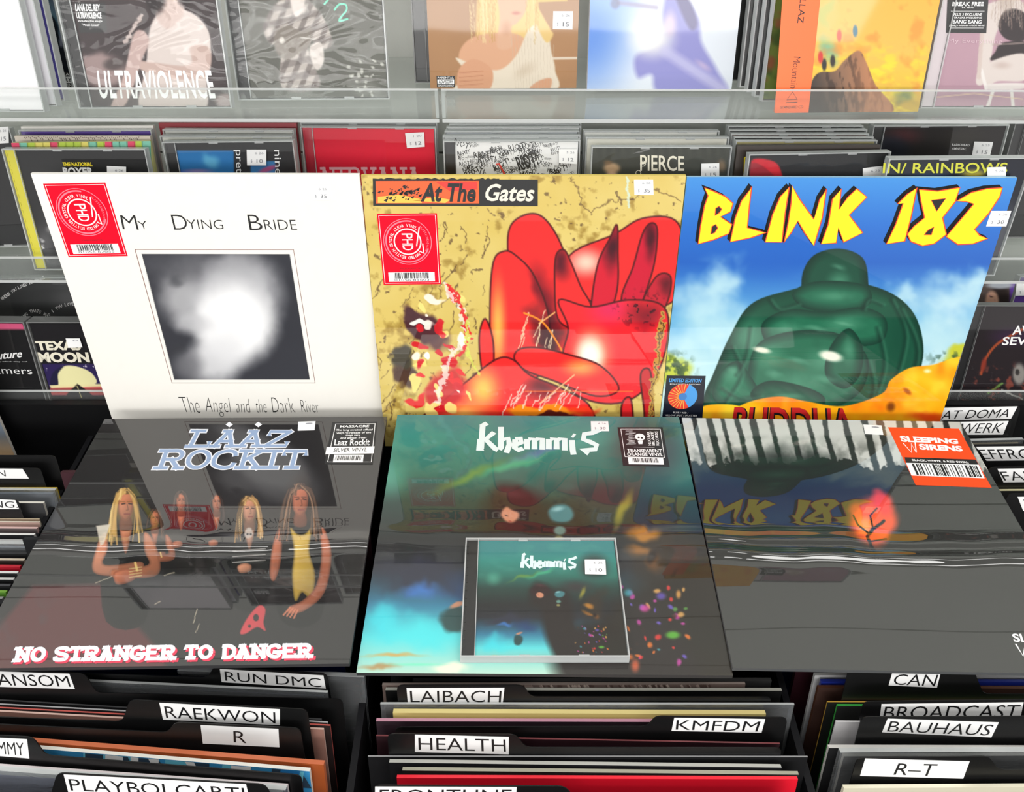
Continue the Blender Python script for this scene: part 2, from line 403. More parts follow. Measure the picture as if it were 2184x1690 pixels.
# ------------------------------------------------------------------ the six long-playing records on display
SLV_EDGE = mat('cardboard_edge', (212, 208, 200), 0.6)
def sleeve(F, w, h, t, m, canvas, label, group, edge=None, n_mat=None):
    sh = Sheet(); e = edge or SLV_EDGE
    sh.box(0, 0, w, h, -t, 0, e, skip='f')
    sh.art(0, 0, w, h, canvas.img, m, 0)
    return sh
def low(x, y, zz, a, ti, k=1.0):
    a = math.radians(a); ti = math.radians(ti)
    o = EYE+Vector((x, y, -0.62632+zz))*k
    return Frame(o, (math.cos(a), math.sin(a), 0), (math.sin(a)*math.cos(ti), -math.cos(a)*math.cos(ti), -math.sin(ti)))
def upr(x, y, z, a, le, k=1.0):
    a = math.radians(a); o = EYE+Vector((x, y, z))*k; u = Vector((math.cos(a), math.sin(a), 0))
    return Frame(o, u, lean_v(u, le))
LP = 0.315
F_dark = low(-0.44979, 0.68743, 0.0009, 0.729, -1.5146)
F_teal = low(-0.12262, 0.68961, 0.0050, -0.604, 1.214)
F_wood = low(0.19893, 0.69700, -0.0060, -1.237, 0.300, 0.984)
F_white = upr(-0.45708, 0.74354, -0.35814, -0.111, 6.2945)
F_ochre = upr(-0.14114, 0.74680, -0.36102, 0.2, 10.28)
F_blue = upr(0.17086, 0.73002, -0.35402, -0.02, 9.90, 1.024)
GRP = 'vinyl records displayed face out over the bins'
NP = 430

# --- white cover with a small square photograph
F = F_white; cv = Canvas(F, 0, 0, LP, LP, NP, base=(246, 243, 236))
n1 = cv.noise(16, 3, 3); cv.mix((n1-.45)*.35, (238, 234, 226))
ph = [(302, 542), (617.5, 542), (661, 810), (372, 810)]
inside = np.clip(0.5-cv.sdf(ph)/1.0, 0, 1); keep = cv.img.copy()
cv.mix(np.ones_like(cv.X), (50, 51, 57)); cv.mix(cv.noise(110, 8)*.5, (66, 67, 74))
cv.blob(420, 600, 150, 110, (112, 112, 117), .9, .9, 20, 20)
cv.blob(392, 640, 74, 70, (178, 178, 181), .9, .8, 10, 8); cv.blob(372, 590, 34, 30, (74, 75, 80), .7, .9, 0, 16, 4)
cv.blob(505, 640, 118, 130, (188, 188, 192), .95, .5, 30, 10, 2)
cv.blob(500, 690, 110, 112, (243, 243, 244), 1, .5, -30, 8, 3)
cv.blob(462, 768, 92, 70, (224, 224, 226), .9, .7, -20, 8)
cv.blob(410, 690, 60, 34, (196, 196, 199), .8, .7, 10, 6); cv.blob(385, 745, 26, 22, (56, 57, 62), .8, .9, 40, 8)
cv.blob(400, 780, 50, 44, (110, 110, 115), .8, .8)
cv.blob(500, 565, 90, 30, (160, 160, 164), .6, .9, 0, 10)
g = cv.img.copy(); cv.img = keep+(g-keep)*inside[..., None]
sh = sleeve(F, LP, LP, .004, MATTE, cv, None, None, edge=mat('white_card_edge', (246, 243, 236), .6))
fr = F.pts([(288, 532), (626, 532.5), (672, 817), (367, 817)])
sh.stroke(fr+[fr[0]], .0008, mat('brown_rule', (150, 112, 104), .5), Sheet.LAY)
for s_, q in (('M', [(256, 459), (288, 459), (296, 490), (262, 489)]), ('Y', [(291, 471), (312, 471), (314, 489), (302, 489)]),
              ('D', [(364, 458), (395, 458), (402, 490), (372, 490)]), ('YING', [(397, 468), (474, 469), (477, 489), (402, 489)]),
              ('B', [(527, 458), (553, 458), (562, 491), (533, 491)]), ('RIDE', [(561, 469), (630, 469), (634, 490), (566, 490)])):
    sh.text(s_, F.pts(q), INK, Sheet.LAY, bold=-.012)
for s_, q in (('The', [(380, 847), (422, 847), (428, 881), (392, 879)]), ('Angel', [(437, 848), (488, 849), (494, 890), (440, 888)]),
              ('and', [(503, 851), (530, 851), (534, 880), (505, 880)]), ('the', [(544, 852), (566, 852), (570, 880), (547, 880)]),
              ('Dark', [(578, 848), (622, 849), (630, 880), (582, 880)]), ('River', [(640, 853), (676, 855), (682, 880), (644, 879)])):
    sh.text(s_, F.pts(q), INK, Sheet.LAY, bold=-.022)
rec_white = tag(sh.build('vinyl_record', F), 'white record sleeve with a small dark square photograph, standing upright', 'vinyl record', GRP)
price(rec_white, F.shift(0), [(662, 396), (702, 396), (705, 427), (665, 427)], '35')

RED = mat('red_sticker', (246, 0, 40), .5, .15); WRED = mat('sticker_white', (255, 240, 240), .4); PINK = mat('sticker_pink', (255, 130, 150), .4)
def red_seal(parent, F, quad, digits, seed):
    q = [Vector(p) for p in F.pts(quad)]; tl, tr, br, bl = q
    o = tl; u = (tr-tl); w = (u.length+(br-bl).length)/2; h = ((bl-tl).length+(br-tr).length)/2
    G = Frame(F.to(tl.x, tl.y), F.u*u.x+F.v*u.y, F.v); sh = Sheet(); L = Sheet.LAY
    sh.box(0, 0, w, h, 0, .0002, RED); z = .0003
    i = .028*w
    sh.stroke([(i, i), (w-i, i), (w-i, h-i), (i, h-i)], .013*w, WRED, z, closed=True)
    c = (.475*w, .385*h); R = .41*w
    sh.ring(c, R*.97, R, PINK, z); sh.ring(c, R*.86, R*.92, PINK, z, 20, 285, 40)
    sh.ring(c, R*.52, R*.575, WRED, z)
    sh.arc_text('LIMITED EDITION CRYSTAL CLEAR VINYL', c, R*.70, R*.13, 42, 7.7, WRED, z, inward=False)
    sh.arc_text('PLASTICHEAD.COM', c, R*.84, R*.085, -48, 5.4, PINK, z)
    # three letters reading downwards
    for ch, y0, y1 in (('P', -.36, -.13), ('H', -.11, .12), ('D', .14, .37)):
        x0, x1 = -.22*R, .22*R; cx, cy = c
        sh.text(ch, [(cx+x1, cy+y0*R), (cx+x1, cy+y1*R), (cx+x0, cy+y1*R), (cx+x0, cy+y0*R)], WRED, z, bold=.012)
    sh.stroke([(c[0]+.52*R, c[1]-.62*R), (c[0]+.36*R, c[1]+.2*R)], .05*R, WRED, z+L)
    sh.stroke([(c[0]+.62*R, c[1]+.08*R), (c[0]+.64*R, c[1]+.52*R), (c[0]+.48*R, c[1]+.42*R)], .05*R, WRED, z+L)
    sh.textbox('MLELP000PHD', .32*w, .755*h, .68*w, .775*h, mat('dark_red_ink', (130, 0, 30), .5), z, res=2)
    sh.rect(.10*w, .82*h, .90*w, .955*h, WHITE, z)
    sh.barcode([(.2*w, .825*h), (.8*w, .825*h), (.8*w, .91*h), (.2*w, .91*h)], INK, z+L, 30, seed)
    sh.textbox(digits, .2*w, .915*h, .8*w, .945*h, INK, z+L, res=2, bold=-.01)
    G2 = G; b = sh.build('hype_sticker', parent=parent)
    b.matrix_local = F.matrix().inverted() @ G2.matrix()
    tag(b, 'red rectangular sticker with a white ringed seal and barcode'); return b
red_seal(rec_white, F, [(92, 392), (223, 389.5), (272, 546), (145, 549)], '01056 62055', 3)

# --- ochre cover with big red shapes
F = F_ochre; cv = Canvas(F, 0, 0, LP, LP, NP, base=(222, 196, 108))
cv.mix(cv.noise(150, 1)*.8-.15, (206, 178, 88)); cv.mix(cv.noise(90, 2)*.9-.3, (232, 214, 140))
cv.mix((cv.noise(26, 4, 4)-.62)*6, (170, 140, 66)); cv.mix(np.clip((cv.noise(11, 5, 3)-.74)*14, 0, 1)*.7, (96, 72, 48))
DK = (58, 34, 30); rr = random.Random(5)
for k in range(46):
    x = rr.uniform(790, 1060); y = rr.uniform(470, 930); a = rr.uniform(-.6, .6)+1.5; l = rr.uniform(15, 70)
    cv.line([(x, y), (x+l*math.cos(a)*.6, y+l*math.sin(a)*.5), (x+l*math.cos(a+.3), y+l*math.sin(a))], rr.uniform(1, 2.4), DK, .6, jit=8, seed=k)
cv.line([(1215, 378), (1232, 402), (1242, 440), (1262, 452), (1300, 430), (1340, 426), (1400, 405), (1450, 430)], 3, (110, 84, 50), .7, jit=14)
cv.line([(1338, 378), (1340, 440)], 5, (210, 230, 220), .8, jit=10)
REDC, LR_, DRED = (244, 44, 44), (255, 170, 70), (96, 12, 30)
def lobe(pts, c=REDC, hl=None, dk=None):
    P = spline(pts, True); cv.poly(P, c, 2.0)
    m = np.clip(0.5-cv.sdf(P)/2, 0, 1); keep = cv.img.copy()
    for b in (hl or []): cv.blob(*b[:4], b[4], b[5] if len(b) > 5 else .95, b[6] if len(b) > 6 else 1.0, b[7] if len(b) > 7 else 0)
    for b in (dk or []): cv.blob(*b[:4], b[4], b[5] if len(b) > 5 else .9, 1.0, b[6] if len(b) > 6 else 0, 10)
    cv.img = keep+(cv.img-keep)*m[..., None]
    cv.poly(P, c, 2.0, 0, line=(70, 14, 20), lw=2.6)
lobe([(1090, 480), (1130, 456), (1165, 470), (1200, 530), (1215, 610), (1225, 700), (1190, 760), (1130, 740), (1095, 640), (1083, 540)], dk=[(1160, 650, 45, 130, DRED, .9, -15)])
lobe([(1310, 500), (1370, 466), (1440, 470), (1460, 540), (1440, 640), (1330, 660), (1220, 620), (1215, 545)], hl=[(1250, 560, 60, 45, (255, 214, 190))], dk=[])
lobe([(1052, 560), (1075, 536), (1100, 545), (1140, 590), (1172, 690), (1150, 800), (1080, 830), (1050, 790), (1045, 660)],
     hl=[(1062, 700, 26, 150, (255, 196, 84), .9, 1)], dk=[(1150, 620, 22, 90, DRED, .8, -25)])
lobe([(1035, 680), (1052, 730), (1050, 810), (1030, 800), (1022, 720)])
cv.blob(1165, 730, 50, 100, (50, 22, 30), .9, .9, -20, 30)
for k in range(16):
    x = rr.uniform(1110, 1180); y = rr.uniform(650, 760); cv.line([(x, y), (x-rr.uniform(4, 16), y+rr.uniform(30, 60))], 2, (255, 236, 190), .8, jit=6, seed=k)
cv.line(spline([(1118, 668), (1160, 690), (1200, 750)]), 4, (255, 150, 40), .9); cv.line([(1150, 690), (1200, 655)], 3, (255, 190, 110), .9)
# tall tapering leaves that rise out of one glowing round body
lobe([(1183, 600), (1186, 545), (1203, 533), (1218, 560), (1238, 610), (1262, 660), (1230, 700), (1190, 680)], dk=[(1198, 560, 32, 60, (84, 16, 34), .95)])
lobe([(1262, 640), (1276, 560), (1300, 510), (1316, 480), (1318, 540), (1316, 620), (1290, 690), (1262, 700)], c=(214, 26, 50), dk=[(1305, 530, 30, 70, (60, 14, 28), .95)])
lobe([(1325, 640), (1350, 570), (1370, 500), (1388, 476), (1402, 490), (1396, 560), (1372, 640), (1350, 700)], c=(206, 22, 52), dk=[(1388, 510, 24, 70, (64, 14, 28), .95)])
lobe([(1368, 655), (1400, 590), (1430, 590), (1425, 640), (1395, 690)], c=(196, 30, 50), dk=[(1420, 610, 26, 40, (90, 16, 30), .9)])
lobe([(1192, 640), (1260, 655), (1340, 640), (1410, 650), (1426, 700), (1405, 790), (1350, 850), (1280, 860), (1215, 830), (1200, 760), (1212, 700)], c=(246, 40, 48),
     hl=[(1300, 660, 70, 50, (226, 40, 90)), (1262, 755, 62, 80, (255, 190, 130)), (1258, 760, 42, 58, (255, 250, 235), 1, .8)],
     dk=[(1375, 670, 60, 50, (120, 14, 34), .85)])
cv.mix(np.clip((cv.noise(7, 9, 2)-.62)*10, 0, 1)*np.clip(1-np.hypot((cv.X-1370)/75, (cv.Y-660)/50), 0, 1)*1.2, (60, 8, 24))
lobe([(1097, 766), (1108, 745), (1150, 742), (1210, 756), (1280, 780), (1320, 830), (1270, 845), (1180, 812), (1120, 790)], hl=[(1240, 785, 60, 30, (255, 160, 80))])
lobe([(880, 905), (930, 868), (1000, 810), (1060, 766), (1095, 768), (1130, 800), (1200, 830), (1260, 870), (1250, 940), (1000, 960), (860, 950)],
     hl=[(1030, 830, 55, 70, (255, 205, 90)), (990, 890, 60, 60, (255, 190, 90)), (940, 920, 50, 40, (255, 230, 170))], dk=[(1160, 830, 60, 30, DRED)])
cv.blob(955, 830, 50, 60, (204, 24, 34), .9, .4, 30, 20)
lobe([(1366, 800), (1386, 790), (1392, 850), (1396, 960), (1376, 960), (1374, 880)], c=(200, 34, 40))
lobe([(1325, 870), (1345, 850), (1352, 920), (1352, 965), (1334, 965)], c=(226, 40, 44))
cv.line([(1412, 670), (1405, 760), (1392, 830), (1388, 900)], 12, (196, 160, 70), .9, jit=18)
cv.line([(1412, 670), (1405, 760), (1392, 830), (1388, 900)], 3, (80, 50, 30), .8, jit=22)
cv.blob(900, 690, 52, 36, (70, 34, 44), .95, .3, 25, 24); cv.blob(930, 715, 40, 36, (86, 42, 48), .9, .5, 0, 26)
cv.blob(860, 760, 20, 40, (60, 56, 52), .9, .5, 0, 26); cv.blob(868, 800, 22, 24, (70, 44, 40), .9, .5, 0, 26)
for k in range(34):
    x = rr.uniform(880, 1010); y = rr.uniform(620, 880); cv.blob(x, y, rr.uniform(5, 22), rr.uniform(5, 16), rr.choice([(232, 40, 44), (255, 238, 224), (214, 34, 44), (255, 226, 130), (250, 250, 240)]), .95, .25, rr.uniform(0, 90), 20, k)
cv.line([(950, 610), (985, 660), (995, 720), (960, 760), (930, 860)], 12, (240, 230, 220), .8, jit=26, seed=3)
cv.line([(958, 612), (990, 665), (1000, 730), (965, 770)], 7, (224, 34, 40), .9, jit=26, seed=7)
cv.line([(995, 690), (1000, 760), (1020, 800)], 6, (214, 220, 90), .9, jit=20, seed=9)
cv.blob(1160, 878, 110, 22, (255, 150, 30), .95, .4, 0, 30); cv.blob(1180, 893, 70, 14, (80, 20, 24), .9, .4, 0, 26); cv.blob(1255, 872, 40, 14, (250, 60, 30), .8, .5, 0, 20)
for k in range(16):
    x = rr.uniform(1090, 1240); y = rr.uniform(820, 850); cv.line([(x, y), (x-rr.uniform(4, 30), y+rr.uniform(20, 46))], 2, (255, 240, 220), .8, jit=8, seed=k)
cv.line([(1120, 835), (1350, 835)], 2, (255, 130, 60), .8); cv.line([(1150, 862), (1225, 800)], 2.5, (255, 200, 140), .9)
cv.img[..., :] = cv.img
GLOSS_O = film_mat('glossy_ochre_cover', wav=(3, .0009), coat_ior=1.4)
sh = sleeve(F, LP, LP, .0045, GLOSS_O, cv, None, None, edge=mat('ochre_card_edge', (238, 214, 110), .5))
L = Sheet.LAY
BK = mat('black_print', (32, 32, 33), .5); FLAME = mat('orange_print', (240, 100, 48), .5); YEL = mat('yellow_flame_print', (250, 200, 80), .5)
sh.face(F.pts([(795, 382), (1147, 383), (1147, 440), (796, 439)]), BK, L)
sh.face(F.pts([(801, 386), (1021, 385), (1022, 434), (802, 434)]), FLAME, 2*L)
for c_, q in ((YEL, [(806, 420), (850, 415), (895, 424), (900, 433), (806, 433)]), (YEL, [(880, 428), (930, 420), (960, 426), (950, 433)]), (mat('red_flame_print', (226, 60, 52), .5), [(930, 388), (1018, 388), (1018, 404), (960, 408)])):
    sh.face(F.pts(q), c_, 3*L)
rq = random.Random(2)
for k in range(60):
    x = rq.gauss(858, 22); y = rq.gauss(410, 7); s_ = rq.uniform(1.5, 5)
    sh.face(F.pts([(x, y), (x+s_*1.6, y-s_*.6), (x+s_*.9, y+s_), (x-s_*.4, y+s_*.5)]), BK, 4*L)
rg = [(795+k*6, 382-rq.uniform(-1, 3)) for k in range(46)]
sh.face(F.pts(rg+[(1065, 386), (795, 386)]), BK, 2*L)
sh.text('At The', F.pts([(901, 390), (1016, 391), (1014, 431), (897, 430)]), BK, 5*L, bold=.03, shear=.12)
sh.text('Gates', F.pts([(1038, 392), (1142, 393), (1137, 430), (1033, 429)]), mat('bone_print', (240, 232, 216), .5), 3*L, bold=.022, shear=.12)
rec_ochre = tag(sh.build('vinyl_record', F), 'ochre yellow record sleeve with big red shapes and a black banner, standing upright', 'vinyl record', GRP)
price(rec_ochre, F, [(1352, 383), (1393, 383), (1394, 416), (1353, 416)], '35')
red_seal(rec_ochre, F, [(804, 456.5), (931, 455), (943, 606), (820, 608)], '01056 81603', 8)

# --- sky blue cover with jade green boulders
F = F_blue; BW = .322; cv = Canvas(F, 0, 0, BW, BW, NP, base=(40, 110, 200))
cv.grad([(377, (66, 146, 222)), (480, (40, 112, 204)), (560, (30, 96, 190)), (680, (96, 170, 220)), (800, (190, 230, 236)), (960, (200, 234, 236))])
for b in ((1500, 640, 110, 90), (1560, 720, 120, 90), (1470, 760, 90, 110), (1540, 590, 60, 60), (2040, 640, 130, 70), (1990, 720, 120, 110), (2080, 600, 90, 50), (1930, 640, 60, 60), (1960, 830, 100, 90)):
    cv.blob(*b, (200, 234, 238), .75, .95, 0, 34, b[0])
cv.mix(np.clip((cv.noise(70, 3)-.45)*2.0, 0, 1)*np.clip((cv.Y-560)/140, 0, 1)*.5, (226, 244, 244))
cv.blob(1700, 520, 240, 60, (34, 100, 196), .6, 1); cv.blob(1640, 560, 120, 60, (34, 98, 192), .6, 1)
JD, JM, JL, JK = (20, 72, 54), (34, 100, 74), (80, 150, 118), (14, 38, 32)
def boulder(pts, c=JM, hl=None, dk=None):
    P = spline(pts, True); m0 = cv.img.copy(); d = cv.poly(P, c, 2.5); m = np.clip(0.5-d/2.5, 0, 1)
    cv.mix(np.clip(1+d/22, 0, 1)*m*.75, JK)
    for b in (dk or []): cv.blob(*b, JD, .8, 1.0)
    for b in (hl or []): cv.blob(*b, JL, .7, 1.0)
    cv.mix(np.clip((cv.noise(30, 6)-.5)*1.5, 0, 1)*.35, JD)
    cv.img = m0+(cv.img-m0)*m[..., None]
boulder([(1520, 800), (1555, 720), (1600, 650), (1680, 620), (1790, 600), (1890, 620), (1950, 670), (1970, 750), (1950, 830), (1930, 900), (1700, 940), (1500, 920), (1500, 850)], (28, 86, 64), hl=[(1600, 720, 60, 60)], dk=[(1700, 650, 120, 60), (1920, 720, 60, 120)])
boulder([(1710, 590), (1735, 545), (1790, 530), (1840, 550), (1852, 600), (1845, 640), (1780, 660), (1720, 640)], (24, 76, 58), dk=[(1790, 545, 60, 24)], hl=[(1790, 600, 36, 30)])
boulder([(1690, 625), (1740, 600), (1840, 606), (1860, 640), (1830, 665), (1770, 668), (1710, 655)], (36, 104, 78), hl=[(1780, 632, 60, 16)])
boulder([(1625, 690), (1680, 660), (1760, 664), (1840, 655), (1890, 680), (1880, 730), (1800, 740), (1700, 725), (1640, 735)], (38, 108, 80), hl=[(1800, 690, 60, 24), (1680, 700, 40, 20)])
boulder([(1595, 790), (1620, 730), (1700, 705), (1790, 712), (1850, 760), (1840, 830), (1780, 870), (1680, 880), (1600, 850)], (36, 106, 78), hl=[(1640, 760, 50, 40), (1760, 770, 60, 40), (1700, 820, 80, 40)])
boulder([(1770, 740), (1810, 700), (1840, 740), (1835, 800), (1800, 830), (1760, 800)], (32, 98, 72), hl=[(1810, 750, 20, 40)])
boulder([(1530, 800), (1570, 770), (1600, 800), (1620, 850), (1560, 870), (1520, 850)], (42, 116, 86), hl=[(1560, 800, 30, 24)])
boulder([(1600, 845), (1640, 812), (1720, 826), (1760, 850), (1740, 880), (1660, 890)], (30, 90, 66), hl=[(1680, 846, 50, 10)])
for k, l in enumerate(([(1560, 740), (1580, 800), (1545, 860)], [(1600, 700), (1590, 760), (1570, 800)], [(1900, 640), (1930, 720), (1900, 840)], [(1920, 660), (1955, 750), (1925, 860)], [(1870, 700), (1885, 780), (1860, 860)], [(1850, 770), (1862, 830), (1840, 880)], [(1640, 640), (1660, 660), (1700, 650)], [(1540, 830), (1580, 850), (1620, 846)], [(1880, 650), (1850, 640), (1840, 660)])):
    cv.line(spline(l), 7, JK, .45, 8); cv.line(spline([(x+7, y) for x, y in l]), 4, JL, .35, 7)
for k, (x, y, rx, ry) in enumerate(((1700, 770, 40, 10), (1650, 800, 30, 12), (1760, 810, 36, 12), (1740, 700, 40, 8), (1790, 570, 24, 10), (1800, 690, 30, 6), (1560, 790, 20, 14))): cv.blob(x, y, rx, ry, (120, 184, 152), .4, 1, 10, 6, k)
cv.blob(1625, 747, 27, 9, (250, 246, 225), .95, .7, 10); cv.blob(1772, 760, 34, 15, (250, 248, 230), .95, .6, 12)
cv.blob(1430, 790, 60, 40, (190, 200, 40), .9, .4, 0, 20); cv.mix(np.clip((cv.noise(12, 3)-.5)*5, 0, 1)*np.clip(1-np.hypot((cv.X-1435)/60, (cv.Y-790)/50), 0, 1)*1.2, (40, 70, 40))
cv.blob(2050, 760, 60, 30, (200, 200, 40), .9, .4, -20, 20); cv.mix(np.clip((cv.noise(12, 4)-.5)*5, 0, 1)*np.clip(1-np.hypot((cv.X-2030)/70, (cv.Y-765)/22), 0, 1), (50, 80, 60))
OR_ = (255, 176, 20)
def orange(pts, c=OR_):
    P = spline(pts, True); keep = cv.img.copy(); d = cv.poly(P, c, 3); m = np.clip(.5-d/3, 0, 1)
    cv.mix(np.clip((cv.noise(46, 12)-.42)*2.6, 0, 1)*.8, (255, 122, 20)); cv.mix(np.clip((cv.noise(60, 14)-.5)*3, 0, 1)*.8, (255, 220, 60))
    cv.img = keep+(cv.img-keep)*m[..., None]
orange([(1590, 860), (1660, 846), (1720, 856), (1800, 866), (1880, 840), (1900, 810), (1940, 785), (1990, 778), (2060, 760), (2080, 800), (2060, 980), (1560, 980), (1560, 890)])
orange([(1480, 880), (1540, 862), (1600, 880), (1620, 960), (1470, 970)], (250, 206, 40))
cv.blob(1980, 888, 70, 22, (240, 60, 20), .85, .9, 0, 14); cv.blob(1935, 835, 16, 8, (150, 70, 20), .8, .8, 40); cv.blob(1900, 868, 14, 16, (110, 50, 20), .85, .8, 20)
cv.blob(1978, 792, 12, 7, (255, 244, 190), .9, .9)
cv.blob(1470, 905, 26, 60, (24, 84, 60), .7, .9)
GLOSS_B = film_mat('glossy_blue_cover', wav=(3, .0009), coat_ior=1.4)
sh = sleeve(F, BW, BW, .0045, GLOSS_B, cv, None, None, edge=mat('pale_blue_edge', (170, 214, 240), .5))
Z3 = lambda l: [(1400+x/2.786, 360+y/2.786) for x, y in l]
LET = [
 [(285,112),(345,135),(410,165),(455,205),(440,255),(380,285),(448,330),(430,385),(340,422),(248,447),(262,340),(285,220),(306,160)],
 [(536,150),(566,104),(552,220),(540,350),(600,366),(652,378),(560,410),(438,435),(468,290),(505,190)],
 [(735,165),(790,105),(765,260),(745,437),(645,436),(690,270)],
 [(805,100),(850,180),(935,300),(970,180),(1010,118),(985,290),(935,458),(880,380),(840,310),(800,380),(757,440),(780,330),(800,200)],
 [(1045,180),(1098,118),(1085,240),(1135,170),(1190,118),(1250,168),(1145,275),(1225,380),(1112,437),(1080,350),(1068,440),(978,447),(1020,330)],
 [(1432,208),(1490,150),(1547,112),(1512,290),(1475,430),(1365,447),(1420,330),(1465,205)],
 [(1560,122),(1670,132),(1803,110),(1775,195),(1700,290),(1722,390),(1650,445),(1580,458),(1510,432),(1490,388),(1530,340),(1592,290),(1572,200)],
 [(1782,192),(1870,140),(1960,118),(2055,112),(2040,165),(1970,270),(1890,360),(1920,395),(1968,414),(1880,446),(1790,450),(1720,402),(1790,320),(1885,208),(1840,195)]]
HOLE = [[(348,278),(352,235),(372,222),(388,240),(372,262)], [(322,388),(330,342),(352,330),(364,352),(345,380)], [(1632,186),(1718,176),(1664,252)], [(1590,392),(1612,365),(1648,345),(1632,392)]]
LY, LRD, SKY = mat('yellow_lettering', (255, 236, 10), .45), mat('red_outline', (240, 70, 30), .45), mat('sky_print', (42, 116, 206), .45)
for k, l in enumerate(LET):
    sh.face(F.pts(Z3([(x-18, y-18) for x, y in l])), INK, L*(1+.1*k)); P = F.pts(Z3(l))
    for (x0, y0), (x1, y1) in zip(l, l[1:]+l[:1]):
        sh.face(F.pts(Z3([(x0, y0), (x1, y1), (x1-18, y1-18), (x0-18, y0-18)])), INK, L*(1+.1*k))
    sh.face(P, LY, 3*L); sh.stroke(P, .0011, LRD, 4*L, closed=True)
for l in HOLE:
    P = F.pts(Z3(l)); sh.face(P, INK, 3.6*L); sh.stroke(P, .0009, LRD, 4.2*L, closed=True)
q = F.pts([(1562, 868), (1812, 871), (1826, 938), (1556, 934)])
sh.text('BUDDHA', q, INK, L, bold=.05, shear=.1); sh.text('BUDDHA', q, mat('red_lettering', (196, 28, 30), .45), 2*L, bold=.015, shear=.1)
rec_blue = tag(sh.build('vinyl_record', F), 'sky blue record sleeve with slanted yellow lettering over green boulders, standing upright', 'vinyl record', GRP)
price(rec_blue, F, [(2114, 450), (2157, 450), (2146, 483), (2103, 483)], '30')
q = F.pts([(1422, 801), (1505, 802), (1497, 905), (1411, 903)]); NV = mat('navy_sticker', (16, 22, 38), .35)
sh = Sheet(); sh.slab([q[0], q[3], q[2], q[1]], 0, .0002, NV); z = .0003
sh.text('LIMITED EDITION', F.pts([(1428, 807), (1497, 808), (1495, 816), (1427, 815)]), mat('sky_lettering', (90, 170, 240), .4), z, bold=.02, res=2)
sh.text('BONUS POSTER & POSTCARD', F.pts([(1429, 818), (1494, 819), (1493, 821.5), (1429, 820.5)]), WHITE, z, res=2)
c = F.p(1456, 846); r = .0165
sh.ring(c, 0, r, mat('disc_red', (232, 70, 50), .4), z, 60, 290, 30); sh.ring(c, 0, r, mat('disc_blue', (80, 160, 230), .4), z, -70, 60, 20)
for k in range(14):
    t = math.radians(80+k*15); sh.stroke([(c[0]+.3*r*math.cos(t), c[1]+.3*r*math.sin(t)), (c[0]+.98*r*math.cos(t), c[1]+.98*r*math.sin(t))], .0007, mat('disc_yellow', (250, 200, 90), .4), z+L)
sh.ring(c, 0, r*.28, mat('disc_label', (70, 130, 200), .4), z+2*L)
sh.text('BLUE / RED /', F.pts([(1436, 878), (1468, 879), (1468, 882.5), (1436, 881.5)]), WHITE, z, res=2)
sh.text('YELLOW SPLIT / SPLATTER', F.pts([(1418, 884), (1487, 885), (1486, 888.5), (1417, 887.5)]), WHITE, z, res=2)
tag(sh.build('hype_sticker', parent=rec_blue), 'small navy sticker with a red and blue disc')

# --- dark cover lying flat: five long-haired figures, red reflection painted into the ink
F = F_dark; cv = Canvas(F, 0, 0, LP, LP, NP, base=(34, 32, 33))
cv.mix(cv.noise(120, 2)*.5, (42, 40, 40))
cv.poly([(70, 1250), (215, 1247), (345, 1395), (360, 1440), (-80, 1440), (-40, 1380)], (96, 44, 46), 14, .8); cv.mix(np.clip((cv.noise(50, 7)-.52)*4, 0, 1)*np.clip(1-np.hypot((cv.X-70)/120, (cv.Y-1340)/90), 0, 1), (70, 60, 62))  # patchy red reflection put into the cover's colour
SK, HB = (190, 114, 84), (200, 160, 92)
def shade(pts, c, dark, soft=3, side=1):
    """a limb or garment with a darker under-side, as printed in the photo"""
    P = spline(pts, True, 4); d = cv.sdf(P); m = np.clip(.5-d/soft, 0, 1); cv.mix(m, c)
    A = np.array(pts); y0, y1 = A[:, 1].min(), A[:, 1].max(); x0, x1 = A[:, 0].min(), A[:, 0].max()
    g = np.clip((cv.Y-y0)/(y1-y0)*.7+(cv.X-x0)/(x1-x0)*.5*side-.35, 0, 1); cv.mix(m*g*.85, dark); cv.mix(m*np.clip(1+d/5, 0, 1)*.5, dark)
